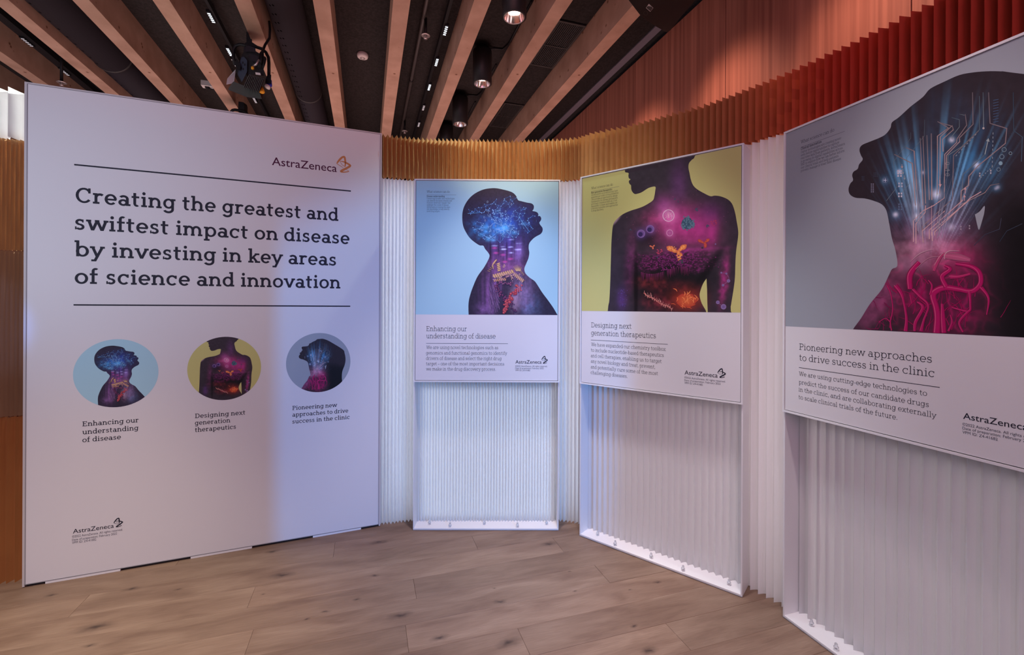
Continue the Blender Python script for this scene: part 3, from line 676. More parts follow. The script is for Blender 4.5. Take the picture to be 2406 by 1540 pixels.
def paint1(x, y):
    n1 = fbm(x, y, 120); n2 = fbm(x, y, 40, 4, 5.5); st = fbm(x, y * .10, 22, 4, 2.2); n3 = fbm(x, y, 16, 3, 7.7)
    c = np.repeat(col(.030, .022, .046), len(x), 0)
    c = c + (gs(x, y, 1010, 460, 280, 170) * (.12 + 1.1 * n1 ** 2))[:, None] * col(.005, .06, .40)
    c = c + (gs(x, y, 1110, 410, 200, 120) * n2 ** 2)[:, None] * col(.0, .06, .40)
    c = c + (gs(x, y, 850, 540, 170, 95) * (n2 ** 2) * 1.8)[:, None] * col(.01, .22, .48)
    c = c + (gs(x, y, 720, 470, 120, 130) * n2 ** 2)[:, None] * col(.01, .06, .14)
    for cx, cy, r, k in ((1020, 528, 34, .8), (1020, 528, 90, .35), (860, 642, 34, .7), (820, 520, 40, .5), (1125, 578, 26, .5), (905, 655, 20, .5), (950, 345, 22, .25), (1230, 480, 30, .25), (765, 600, 26, .3)):
        c = c + (gs(x, y, cx, cy, r, r * .7) * k)[:, None] * col(.10, .50, .80)
    c = c + (gs(x, y, 1040, 700, 170, 130) * (.10 + .9 * st ** 1.5))[:, None] * col(.10, .05, .34)
    c = c + (gs(x, y, 1040, 850, 170, 100) * (.15 + .8 * st))[:, None] * col(.20, .05, .24)
    for cx in (870, 960, 1046, 1128): c = c * (1 - .75 * gs(x, y, cx, 760, 9, 130))[:, None]
    for cx, cy, w, k in ((915, 715, 30, .7), (1005, 725, 26, .5), (1010, 752, 30, 1.2), (1085, 728, 26, .9), (1090, 790, 26, .8), (1165, 755, 36, .8), (1095, 650, 26, .6), (1170, 690, 30, .4)):
        c = c + (gs(x, y, cx, cy, w, 7, -2, 1.6) * k * (.5 + n3))[:, None] * col(.40, .46, .75)
    for cx, cy in ((930, 792), (1085, 855), (1025, 885), (915, 738), (1005, 812)): c = c + gs(x, y, cx, cy, 26, 11, 0, 1.5)[:, None] * col(.36, .03, .16)
    c = c + (gs(x, y, 1170, 780, 50, 90) * st)[:, None] * col(.28, .18, .50)
    c = c + (gs(x, y, 1060, 960, 170, 70) * (.1 + n2))[:, None] * col(.26, .08, .24)
    c = c + (gs(x, y, 890, 1180, 90, 240, 8) * (.05 + 1.5 * st ** 2.2))[:, None] * col(.34, .12, .42)
    c = c + (gs(x, y, 1225, 1210, 95, 200, -12) * (.1 + 1.5 * st * n1))[:, None] * col(.42, .26, .55)
    c = c + (gs(x, y, 1130, 1290, 50, 110))[:, None] * col(.40, .24, .32) * .7
    c = c + (gs(x, y, 820, 1390, 80, 70) * n2 ** 1.5)[:, None] * col(.34, .16, .45)
    c = c + (gs(x, y, 1290, 1360, 90, 110) * n2 ** 1.5)[:, None] * col(.06, .16, .32)
    return c * (.7 + .6 * n3)[:, None]
A1.paint = paint1
random.seed(21); pts = []
for cx, cy, rx, ry, n_ in ((970, 420, 120, 80, 60), (1060, 560, 110, 70, 52), (800, 520, 120, 60, 30), (1200, 460, 110, 120, 46), (850, 630, 80, 25, 14), (760, 350, 130, 40, 22), (1050, 250, 150, 60, 20), (890, 320, 100, 60, 24)):
    pts += [(random.gauss(cx, rx * .6), random.gauss(cy, ry * .6)) for _ in range(n_)]
for i, p in enumerate(pts):
    near = sorted(pts, key=lambda q: (q[0] - p[0]) ** 2 + (q[1] - p[1]) ** 2)[1:5]
    br = math.exp(-((p[0] - 980) / 230) ** 2 - ((p[1] - 500) / 150) ** 2); c = (.05 + .35 * br, .20 + .45 * br, .62 + .25 * br)
    for q in near:
        if random.random() < .75: A1.line([p, q], random.uniform(.8, 2.0), c)
for _ in range(150):
    p = random.choice(pts); q = random.choice(pts); L_ = math.hypot(p[0] - q[0], p[1] - q[1])
    if 40 < L_ < 150: A1.line([p, q], random.uniform(.7, 1.3), (.07, .26, .62), (.03, .12, .40))
for p in pts: A1.disc(*p, *(random.uniform(2, 4.6),) * 2, (.35, .65, .95), 7)
for a, b_ in (((1010, 530), (1065, 420)), ((1010, 530), (1125, 575)), ((1010, 530), (895, 610)), ((1010, 530), (1120, 640)), ((860, 640), (690, 545)), ((860, 640), (945, 575)), ((1020, 520), (950, 540)), ((1010, 525), (1000, 660)), ((690, 545), (840, 515)), ((630, 372), (780, 360)), ((1230, 490), (1290, 570)), ((1230, 490), (1160, 380)), ((900, 400), (1010, 440))):
    A1.line([a, b_], [4, 1.5], (.25, .62, .95), (.1, .4, .8))
for tx, x, y in (('1', 850, 362), ('1', 845, 392), ('0', 803, 412), ('0', 813, 446), ('0', 838, 248), ('1', 905, 358), ('0', 1030, 350), ('0', 1095, 400), ('1', 777, 562), ('1', 850, 518), ('0', 923, 505), ('1', 908, 562), ('0', 872, 556), ('0', 1240, 558), ('0', 1092, 272), ('1', 1146, 452), ('0', 1240, 475), ('1', 962, 342), ('0', 958, 536), ('1', 1192, 330), ('0', 742, 436), ('1', 1360, 452)):
    gv, gf = slab_line(tx, 'thin'); A1.add([(x + (a - .2) * 34, y + 11 - b_ * 34) for a, b_ in gv], gf, (.5, .72, .95) if x > 790 and x < 1120 else (.12, .22, .45))
# helices and ribbons
def helix(A, x0, y0, x1, y1, r, n_, c, cd_, w=9):
    for k in range(n_):
        t0, t1 = k / n_, (k + .55) / n_; a = (x0 + (x1 - x0) * t0, y0 + (y1 - y0) * t0); b_ = (x0 + (x1 - x0) * t1, y0 + (y1 - y0) * t1)
        L = math.hypot(x1 - x0, y1 - y0); nx, ny = -(y1 - y0) / L, (x1 - x0) / L
        A.line([(b_[0] + nx * r, b_[1] + ny * r), (a[0] + (x1 - x0) / n_ - nx * r, a[1] + (y1 - y0) / n_ - ny * r)], w * .5, cd_)
        A.line([(a[0] - nx * r, a[1] - ny * r), ((a[0] + b_[0]) / 2, (a[1] + b_[1]) / 2), (b_[0] + nx * r, b_[1] + ny * r)], [w * .7, w, w * .7], c)
tan = (.70, .42, .20); tand = (.30, .14, .12)
helix(A1, 905, 1040, 1120, 985, 21, 10, tan, tand, 17); helix(A1, 905, 1085, 1040, 1070, 15, 7, (.72, .38, .16), tand, 9); helix(A1, 955, 900, 965, 990, 18, 5, tan, tand, 13)
helix(A1, 850, 990, 905, 925, 14, 4, (.35, .2, .12), (.15, .08, .08), 8); helix(A1, 1120, 1015, 1225, 1095, 20, 7, (.62, .36, .24), tand, 14); helix(A1, 1170, 960, 1230, 1030, 12, 5, (.35, .22, .16), tand, 7)
for a in range(7): A1.line([(1150 + 6 * a, 985), (1112 + 15 * a, 915 + abs(a - 2.5) * 7)], [11, 2], (.68, .45, .24), (.45, .26, .16))
A1.line([(905, 965), (895, 920), (925, 875), (940, 862)], [4, 10, 13, 3], tan, sm=4); A1.line([(940, 870), (915, 905), (940, 915)], [3, 8, 3], tand, sm=3)
A1.line([(1005, 945), (1018, 915), (1025, 935), (1010, 948)], 4, (.8, .5, .3), sm=3)
random.seed(5)
for _ in range(38):
    x, y = random.gauss(1050, 70), random.gauss(1045, 26); A1.line([(x + random.uniform(-18, 18), y + random.uniform(-14, 14)) for _ in range(4)], 3, random.choice([(.6, .3, .34), (.5, .25, .4), (.72, .45, .3)]), sm=3)
def berries(A, path, n_, sp, r, cl, cd_):
    for k in range(n_):
        t = random.random() * (len(path) - 1.001); i = int(t); x = path[i][0] * (1 - t + i) + path[i + 1][0] * (t - i) + random.gauss(0, sp); y = path[i][1] * (1 - t + i) + path[i + 1][1] * (t - i) + random.gauss(0, sp)
        q = random.uniform(.6, 1.15) * r; A.disc(x, y, q, q * .9, cl, 9, .08, 0, cd_); A.disc(x - q * .25, y - q * .3, q * .25, q * .2, tuple(min(1, v * 1.7 + .12) for v in cl), 6)
berries(A1, [(930, 1130), (945, 1190), (985, 1240), (1040, 1280), (1095, 1320)], 46, 15, 13, (.24, .05, .15), (.05, .012, .05))
berries(A1, [(960, 1100), (1050, 1115), (1110, 1125)], 20, 9, 10, (.32, .08, .2), (.1, .03, .08))
berries(A1, [(1180, 1140), (1160, 1190), (1110, 1230), (1060, 1290), (1035, 1350), (1030, 1440)], 62, 15, 16, (.66, .10, .10), (.28, .03, .06))
berries(A1, [(1095, 1310), (1100, 1380), (1140, 1430)], 18, 10, 9, (.14, .04, .13), (.03, .01, .04))
for k in range(26):
    x = random.uniform(820, 935); y = random.uniform(1080, 1250); A1.line([(x, y), (x + random.uniform(15, 40), y + random.uniform(60, 190))], [1, 2.2], (.30, .14, .38), (.5, .3, .55))
for k in range(10):
    x = random.uniform(1150, 1230); y = random.uniform(1090, 1200); A1.line([(x, y), (x, y + random.uniform(60, 170))], 2.2, (.42, .28, .5))

# --- second picture: torso with cells
A2 = Art(P2, 1360, 340, 3.667, DP)
A2.sil = [(397, 20), (385, 190), (397, 222), (400, 238), (428, 245), (427, 268), (432, 290), (445, 300), (432, 312), (433, 330), (443, 345), (450, 352), (452, 385), (462, 408), (480, 425), (500, 425), (540, 412), (590, 380),
 (625, 366), (660, 364), (658, 400), (652, 440), (640, 478), (600, 508), (550, 535), (500, 553), (440, 572), (380, 600), (335, 635), (305, 670), (292, 710), (285, 780), (280, 860), (278, 940), (275, 1040), (272, 1150),
 (268, 1250), (262, 1350), (250, 1430), (225, 1800), (1330, 1800), (1310, 1435), (1312, 1380), (1330, 1270), (1345, 1150), (1350, 1000), (1358, 900), (1372, 800), (1373, 740), (1360, 660), (1345, 580), (1320, 510), (1280, 470), (1220, 446), (1170, 440), (1135, 445),
 (1080, 420), (1020, 385), (985, 350), (965, 300), (955, 250), (945, 200), (950, 160), (975, 130), (1000, 100), (1040, -60)]
A2.holes = [[(1100, 1155), (1070, 1200), (1045, 1270), (1042, 1310), (1060, 1370), (1095, 1432), (1098, 1455), (1109, 1455), (1110, 1432), (1107, 1350), (1105, 1250)]]
def paint2(x, y):
    n1 = fbm(x, y, 150, 4, 1.1); n2 = fbm(x, y, 36, 4, 8.5); n3 = fbm(x, y * 1.7, 15, 2, 3.3); c = np.repeat(col(.045, .032, .045), len(x), 0)
    c = c + (gs(x, y, 860, 330, 70, 170, 0))[:, None] * col(.07, .012, .085)
    c = c + (gs(x, y, 870, 700, 210, 170, 8) * (.55 + .5 * n1))[:, None] * col(.46, .010, .19)
    c = c + (gs(x, y, 1060, 760, 130, 130) * (.3 + .5 * n1))[:, None] * col(.36, .006, .16)
    c = c + (gs(x, y, 650, 640, 90, 60) * (.2 + n2))[:, None] * col(.26, .02, .10)
    c = c + (gs(x, y, 730, 520, 70, 80))[:, None] * col(.15, .02, .12)
    c = c + (gs(x, y, 1150, 760, 40, 120, 10))[:, None] * col(.22, .005, .10)
    c = c + (gs(x, y, 1130, 590, 110, 90))[:, None] * col(.05, .0, .06)
    c = c + (gs(x, y, 445, 1010, 42, 250, 4, 1.2) * (.3 + n2))[:, None] * col(.13, .012, .08)
    c = c + (gs(x, y, 370, 1330, 36, 90))[:, None] * col(.07, .015, .13)
    c = c + (gs(x, y, 1250, 1180, 36, 210, 6, 1.2) * (.2 + n2 ** 1.5 * 1.6))[:, None] * col(.34, .012, .16)
    dk = gs(x, y, 580, 800, 110, 80) * .75; c = c * (1 - dk)[:, None]
    top = 925 + 22 * np.sin(x / 90 + 1) - 45 * np.exp(-((x - 1120) / 110) ** 2); bot = 1075 + 32 * np.sin(x / 75 + .6) - 20 * np.exp(-((x - 850) / 90) ** 2)
    sg = lambda v, w: 1 / (1 + np.exp(-v / w))
    below = sg(y - top, 12) * gs(x, y, 800, 1150, 400, 340, 0, 2.5); c = c * (1 - .82 * below)[:, None]
    hill = sg(y - top, 8) * sg(bot - y, 7) * gs(x, y, 840, 1000, 340, 150, 0, 2); c = c + (hill * (.03 + 1.9 * n3 ** 3))[:, None] * col(.26, .022, .17)
    c = c + (gs(x, y, 980, 905, 240, 16, -3) * .5)[:, None] * col(.34, .02, .20)
    c = c + (gs(x, y, 620, 1180, 110, 40) * n2 ** 1.5)[:, None] * col(.36, .035, .04)
    c = c + (gs(x, y, 800, 1240, 200, 50) * n2 ** 2)[:, None] * col(.16, .012, .02)
    c = c + (gs(x, y, 930, 1340, 120, 85) * (.35 + .8 * n1))[:, None] * col(.52, .05, .02)
    c = c + (gs(x, y, 700, 1365, 120, 55) * n2 ** 1.4)[:, None] * col(.34, .03, .05)
    c = c + (gs(x, y, 775, 612, 72, 72) * .8)[:, None] * col(.50, .16, .34) + (gs(x, y, 783, 760, 36, 36))[:, None] * col(.34, .10, .24)
    for cx, cy in ((615, 730), (535, 768)): c = c + gs(x, y, cx, cy, 40, 40)[:, None] * col(.10, .05, .20)
    arm = gs(x, y, 492, 1230, 20, 330, 0, 2) + gs(x, y, 1130, 1050, 38, 200, 35, 2); c = c * (1 - .7 * np.clip(arm, 0, 1))[:, None]
    c = c + gs(x, y, 322, 655, 50, 9, -50)[:, None] * col(.40, .26, .30)
    return c * (.75 + .5 * n2)[:, None]
A2.paint = paint2
random.seed(9)
A2.ringl(773, 612, 49, 50, 5, (.85, .55, .70)); A2.ringl(773, 612, 44, 45, 2, (.6, .3, .5))
for a in range(5): A2.line([(735 + 6 * a, 590 + 11 * a), (760 + 12 * a, 575 + 10 * a), (815 - 6 * a, 600 + 12 * a)], 2, (.75, .45, .62), sm=4)
A2.line([(768, 590), (776, 632)], 4, (.9, .6, .6)); A2.line([(735, 640), (812, 580)], 2, (.8, .5, .65))
A2.ringl(783, 761, 26, 27, 5, (.62, .30, .48)); A2.disc(783, 761, 20, 20, (.50, .14, .32), 16, 0, 0, (.42, .08, .28))
for cx, cy, r in ((615, 728, 33), (537, 768, 33)):
    A2.disc(cx, cy, r, r, (.07, .03, .16), 18, 0, 0, (.22, .12, .34)); A2.ringl(cx, cy, r, r, 3, (.28, .16, .42)); A2.disc(cx - 6, cy + 6, r * .6, r * .6, (.04, .02, .10), 14)
A2.disc(935, 678, 50, 52, (.04, .09, .14), 20, .08)
for k in range(58):
    t = random.random() * 2 * math.pi; q = 58 * math.sqrt(random.random()); x, y = 935 + q * math.cos(t), 678 + q * math.sin(t) * 1.03; dx, dy = math.cos(t) * 12, math.sin(t) * 12
    A2.line([(x - dx * .6, y - dy * .6), (x + dx * .4, y + dy * .4)], [5, 11], (.04, .09, .13), (.13, .24, .30)); A2.disc(x + dx * .5, y + dy * .5, 7, 6, (.16, .28, .34), 7, .1, 0, (.07, .14, .2))
for cx, cy, r in ((1017, 560, 15), (828, 470, 8), (858, 492, 7), (1110, 703, 14), (675, 972, 9), (448, 735, 10)):
    for k in range(7): t = random.random() * 6.28; A2.disc(cx + math.cos(t) * r * .6, cy + math.sin(t) * r * .6, r * .45, r * .4, (.10, .14, .22), 7, .1, 0, (.04, .05, .09))
for cx, cy in ((1160, 672), (695, 922)):
    for k in range(16): t = random.random() * 6.28; q = random.uniform(8, 28); A2.disc(cx + math.cos(t) * q, cy + math.sin(t) * q, 5, 4.5, (.50, .05, .12), 6)
def antibody(cx, cy, k, c, cd_):
    for ox, oy, rx, ry, rt in ((-62, -18, 38, 24, 25), (-30, -2, 30, 18, 30), (48, -30, 34, 22, -35), (24, -10, 24, 15, -35), (16, 48, 25, 38, 8), (6, 18, 16, 24, 0)):
        A2.disc(cx + ox * k, cy + oy * k, rx * k, ry * k, c, 14, .10, rt, cd_)
    for _ in range(int(26 * min(1, k))): t = random.choice(((-55, -15), (45, -28), (14, 45))); A2.disc(cx + (t[0] + random.gauss(0, 14)) * k, cy + (t[1] + random.gauss(0, 11)) * k, 5 * k, 4 * k, tuple(min(1, v * 1.25) for v in c), 6, .2)
antibody(852, 915, 1.0, (.92, .36, .10), (.66, .14, .06)); antibody(1082, 842, .58, (.66, .10, .05), (.40, .05, .05)); antibody(635, 880, .27, (.8, .25, .12), (.6, .12, .08))
A2.disc(882, 1010, 23, 17, (.05, .06, .07), 10, .2); A2.disc(1065, 890, 10, 9, (.05, .04, .05), 8)
for cx, cy, r in ((1228, 1105, 8), (1272, 1112, 9), (1290, 1175, 15), (1243, 1212, 11), (1198, 1360, 16), (1247, 1398, 24), (1178, 858, 6)): A2.disc(cx, cy, r, r, (.16, .10, .30), 12, 0, 0, (.30, .20, .42))
A2.line([(1228, 1105), (1272, 1112), (1295, 1150), (1290, 1175), (1243, 1212)], 2, (.35, .2, .4)); A2.line([(1198, 1360), (1225, 1385)], 3, (.3, .2, .4))
A2.line([(560, 1278), (600, 1310), (650, 1330), (700, 1370), (760, 1390), (800, 1415)], 8, (.55, .15, .12), sm=5)
for k in range(46):
    t = k / 45; x = 565 + 240 * t; y = 1278 + 135 * t + 8 * math.sin(t * 20); a = random.uniform(-1, 1); A2.line([(x, y), (x + 8 * a, y + random.uniform(14, 26) * (1 if k % 3 else -1))], [4, 2.5], (.85, .40, .34), (.60, .20, .20))
A2.disc(932, 1345, 88, 62, (.80, .17, .05), 18, .12, 0, (.50, .05, .03))
for k in range(34):
    x, y = random.gauss(930, 42), random.gauss(1342, 28); _a = random.uniform(0, 3.14); A2.line([(x - 24 * math.cos(_a), y - 20 * math.sin(_a)), (x + 9 * math.sin(_a), y - 8 * math.cos(_a)), (x + 24 * math.cos(_a), y + 20 * math.sin(_a))], [2, 8, 2], random.choice([(.9, .27, .09), (.62, .10, .04), (.85, .2, .07)]), sm=3)
for k in range(240):
    x = random.gauss(820, 150); y = random.uniform(955, 1105)
    if y > 1060 + 25 * math.sin(x / 90): continue
    A2.disc(x, y, 7, 4.5, (.30, .035, .20), 7, .1, 0, (.10, .012, .08))
for k in range(80):
    x = random.uniform(535, 960); y = 1085 + 30 * math.sin(x / 80); A2.line([(x, y), (x + random.uniform(-5, 5), y + random.uniform(30, 80))], [5, 1], (.16, .02, .10), (.10, .012, .04))
for k in range(90): A2.disc(random.gauss(850, 200), random.gauss(700, 130), *(random.uniform(1, 2.4),) * 2, (.6, .12, .3), 5)
for k in range(28): A2.disc(random.gauss(378, 18), random.uniform(1230, 1400), 3, 3, (.14, .08, .30), 6)

# --- third picture: profile with circuit tracks and vessels
A3 = Art(P3, 1980, 140, 2.333, DP)
A3.sil = [(50, 1510), (58, 1478), (100, 1420), (150, 1340), (215, 1260), (250, 1190), (270, 1150), (300, 1130), (290, 1050), (270, 980), (255, 900), (240, 830), (215, 795), (170, 775), (120, 762), (70, 758), (40, 740), (32, 710),
 (42, 680), (57, 662), (52, 635), (60, 615), (82, 600), (90, 575), (110, 548), (100, 525), (92, 495), (105, 470), (150, 450), (200, 430), (235, 410), (262, 375), (270, 345), (310, 315), (370, 260), (440, 205), (480, 160),
 (560, 120), (640, 85), (720, 70), (800, 64), (870, 65), (925, 71)]
A3.cut = len(A3.sil)
uc, zc = A3.uv(32, 710); zr = A3.uv(800, 64)[1]      # beyond the frame it goes on as on the sign's round picture
_q = lambda x, y: PB.uv(660 + x / 6.417, 770 + y / 6.417)
_c = _q(270, 435); _k = (zr - zc) / (_q(610, 160)[1] - _c[1]); _h = (A3.uv(800, 64)[0] - uc) / (_q(610, 160)[0] - _c[0])
_t = _q(610, 160); A3.extra = [(uc + (_q(x, y)[0] - _c[0]) * _h, zr + (_q(x, y)[1] - _t[1]) * _h) for x, y in ((800, 272), (824, 318), (836, 390), (826, 460), (797, 540), (791, 620), (799, 720), (785, 850), (803, 900), (860, 1000), (860, 1600), (270, 1600))]
A3.holes = [[(725, 850), (752, 832), (778, 802), (776, 840), (768, 872), (752, 925), (745, 932), (737, 905)]]
def paint3(x, y):
    n1 = fbm(x, y, 140, 4, 4.1); n2 = fbm(x, y, 38, 4, 2.5); c = np.repeat(col(.036, .026, .034), len(x), 0)
    ang = (x - 470) / (1150 - y + 60); ray = fbm(ang * 900, y * .012, 34, 2, 1.7); fine = fbm(ang * 900, y * .004, 20, 1, 6.1)
    blu = gs(x, y, 350, 640, 110, 190) * .9 + gs(x, y, 560, 560, 190, 260) * .8 + gs(x, y, 720, 600, 100, 190, 35) * 1.0 + gs(x, y, 850, 420, 110, 170, 20) * .35
    c = c + (blu * (.08 + 1.5 * (ray * n1 * 1.6) ** 2))[:, None] * col(.015, .13, .27)
    c = c + (blu * np.clip(fine - .52, 0, 1) * 2.2)[:, None] * col(.10, .34, .55)
    c = c + (gs(x, y, 345, 600, 40, 90, -14) * ray ** 1.5)[:, None] * col(.06, .42, .70)
    c = c + (gs(x, y, 400, 770, 50, 200, -14) * (.1 + np.clip(fine * 1.6 - .6, 0, 1)))[:, None] * col(.50, .70, .85) + (gs(x, y, 625, 830, 60, 170, 24) * (.1 + np.clip(fine * 1.6 - .6, 0, 1)))[:, None] * col(.50, .58, .75)
    c = c + (gs(x, y, 800, 620, 60, 100, 30) * ray ** 2)[:, None] * col(.05, .25, .45)
    for cx, cy, r, k in ((515, 740, 24, 1.), (597, 440, 13, .9), (232, 662, 9, 1.), (290, 850, 12, 1.), (735, 580, 15, .8), (595, 920, 18, .5), (405, 800, 18, .6), (850, 700, 9, .7), (310, 615, 11, .8), (405, 860, 16, .8), (440, 620, 8, .5), (840, 708, 7, .5)):
        c = c + (gs(x, y, cx, cy, r, r) * k)[:, None] * col(.80, .76, .82) + (gs(x, y, cx, cy, r * 2.6, r * 2.6) * k * .45)[:, None] * col(.06, .28, .50)
    c = c + (gs(x, y, 500, 930, 170, 110) * (.3 + n2))[:, None] * col(.22, .12, .24)
    c = c + (gs(x, y, 440, 1050, 170, 90, -12) * (.2 + 1.5 * n2 * n1))[:, None] * col(.80, .36, .50)
    tis = gs(x, y, 530, 1290, 260, 260, 0, 1.6); v_ = 1 - np.abs(2 * fbm(x, y, 95, 3, 9.3) - 1) * 3.2; v_ = np.clip(v_, 0, 1)
    c = c * (1 - .55 * tis)[:, None] + (tis * (.12 + .6 * n1))[:, None] * col(.32, .010, .12) + (tis * v_ ** 3 * .8)[:, None] * col(.44, .0, .11)
    c = c + (gs(x, y, 190, 1330, 170, 75, -52, 1.3) * (.35 + n2))[:, None] * col(.28, .05, .15)
    c = c + (gs(x, y, 620, 1080, 130, 90) * .8)[:, None] * col(.35, .01, .10)
    c = c * (1 - .8 / (1 + np.exp(-(x - 850) / 40)) / (1 + np.exp(-(y - 760) / 45)))[:, None]
    c = c + (gs(x, y, 380, 1120, 90, 40, 0))[:, None] * col(.25, .12, .2)
    return c * (.82 + .36 * n2)[:, None] * .85
A3.paint = paint3
tr = (.50, .36, .34); trd = (.20, .26, .28); pk = (.68, .42, .42)
TR = [([(373, 400), (373, 432), (280, 560), (285, 640), (298, 700), (240, 775)], 2.4, trd), ([(283, 520), (382, 570), (400, 800)], 6, tr), ([(345, 482), (392, 502), (412, 780)], 5, tr), ([(425, 430), (432, 560), (440, 800)], 5, tr),
 ([(450, 330), (447, 420), (350, 540), (367, 680), (325, 730)], 2.4, trd), ([(440, 420), (455, 790)], 5, tr), ([(462, 415), (475, 770)], 5, tr), ([(486, 405), (489, 770)], 7, tr), ([(520, 340), (580, 375), (520, 420), (518, 740)], 5, tr),
 ([(530, 345), (598, 365), (535, 425), (532, 735)], 5, tr), ([(600, 360), (607, 385), (548, 438), (551, 505)], 5, tr), ([(597, 318), (640, 330), (640, 370), (600, 420), (600, 440)], 4, trd), ([(672, 300), (680, 360), (627, 435), (625, 455), (560, 520), (557, 760)], 5, tr),
 ([(640, 300), (668, 305)], 3, trd), ([(712, 180), (715, 355), (640, 430), (642, 450), (570, 525), (567, 600)], 5, tr), ([(750, 200), (750, 385), (650, 480), (578, 525), (575, 640)], 5, trd), ([(770, 180), (773, 375)], 5, trd),
 ([(745, 392), (608, 525), (602, 765), (437, 915), (437, 960), (443, 1005)], 5, tr), ([(557, 760), (500, 800), (440, 830), (388, 885), (388, 1000)], 5, pk), ([(800, 180), (808, 350), (900, 378), (892, 460), (740, 585), (692, 640), (690, 690), (650, 720), (648, 780)], 6, tr),
 ([(795, 450), (782, 520), (660, 630), (655, 715)], 4, trd), ([(660, 770), (475, 935), (475, 985)], 5, pk), ([(690, 775), (490, 940), (492, 995)], 5, pk), ([(760, 725), (700, 760), (505, 945), (505, 965)], 5, pk), ([(455, 800), (452, 840), (402, 900), (402, 1010)], 5, pk),
 ([(860, 680), (810, 690), (780, 730), (640, 800)], 4, tr), ([(935, 180), (938, 390), (985, 425), (980, 560)], 4, (.08, .14, .2)), ([(487, 800), (487, 965)], 2.5, pk), ([(440, 1000), (437, 940), (560, 830)], 4, pk), ([(860, 1000), (900, 940), (985, 900)], 3, (.06, .08, .12)), ([(720, 1020), (780, 960), (860, 930), (870, 870)], 3, (.08, .09, .14))]
def dense(p, n_=5):
    return [(a[0] + (b_[0] - a[0]) * k / n_, a[1] + (b_[1] - a[1]) * k / n_) for a, b_ in zip(p[:-1], p[1:]) for k in range(n_)] + [p[-1]]
for p, w, c in TR:
    dn = tuple(v * .28 + q_ * .1 for v, q_ in zip(c, (.1, .3, .5)))
    A3.line(dense(p), w * .86, dn if c is not pk else c, c if c is not pk else (.8, .52, .5))
for cx, cy, r in ((885, 494, 12), (873, 533, 12), (920, 514, 8)): A3.ringl(cx, cy, r, r, 3, (.22, .34, .40), 14)
A3.disc(866, 569, 11, 11, (.25, .42, .50)); A3.ringl(855, 603, 10, 10, 3, (.2, .3, .36), 12); A3.disc(772, 377, 6, 6, (.5, .45, .42))
A3.arrow(780, 520, 798, 440, 4.5, (.34, .42, .42)); A3.arrow(533, 660, 535, 692, 4, pk); A3.arrow(325, 575, 326, 592, 3, tr); A3.arrow(330, 600, 331, 625, 3, (.3, .35, .38)); A3.arrow(338, 635, 340, 655, 3, (.3, .35, .38)); A3.arrow(672, 735, 672, 706, 3.5, pk); A3.arrow(668, 775, 668, 748, 3.5, pk)
for bx, by, nx, ny, w, h, c in ((155, 680, 2, 5, 6, 7, (.22, .22, .30)), (170, 620, 3, 3, 5, 6, (.05, .06, .09)), (225, 640, 2, 4, 7, 8, (.06, .10, .18)), (300, 607, 2, 3, 9, 9, (.6, .55, .62)), (305, 675, 2, 2, 9, 10, (.45, .5, .6)), (305, 730, 2, 2, 8, 10, (.6, .6, .68)), (305, 790, 2, 3, 8, 9, (.12, .18, .28)), (645, 912, 1, 2, 7, 9, (.4, .34, .4)), (692, 908, 1, 2, 7, 9, (.4, .34, .4)), (748, 620, 1, 2, 8, 9, (.4, .4, .45)), (808, 605, 1, 2, 8, 9, (.45, .45, .5)), (105, 640, 2, 3, 5, 6, (.05, .06, .09))):
    for i in range(nx):
        for j in range(ny): A3.add([(bx + i * w * 1.7, by + j * h * 1.5), (bx + i * w * 1.7 + w, by + j * h * 1.5), (bx + i * w * 1.7 + w, by + j * h * 1.5 + h), (bx + i * w * 1.7, by + j * h * 1.5 + h)], [(0, 1, 2, 3)], c)
for j in range(9): A3.line([(825, 225 + j * 15), (855, 218 + j * 15)], 4, (.06, .10, .18))
for a, b_, n_ in (((825, 400), (820, 600), 9), ((620, 530), (740, 400), 8), ((755, 650), (830, 580), 6)):
    for j in range(n_): t = j / n_; u_ = (j + .5) / n_; A3.line([(a[0] + (b_[0] - a[0]) * t, a[1] + (b_[1] - a[1]) * t), (a[0] + (b_[0] - a[0]) * u_, a[1] + (b_[1] - a[1]) * u_)], 4, (.26, .32, .36))
for q, yy in zip('0180', (632, 610, 590, 570)):
    gv, gf = slab_line(q, 'thin'); A3.add([(562 + b_ * 38, yy + (a - .25) * 38) for a, b_ in gv], gf, (.36, .36, .38))
random.seed(31)
for k in range(34):
    t = random.uniform(-.16, .02) if k % 2 else random.uniform(.12, .34); x = 440 + random.gauss(0, 18) + (80 if t > .05 else -20); y = random.uniform(880, 980); L = random.uniform(120, 420)
    A3.line([(x, y), (x + t * L, y - L)], [2.4, .8], (.45, .42, .52), (.10, .2, .3))
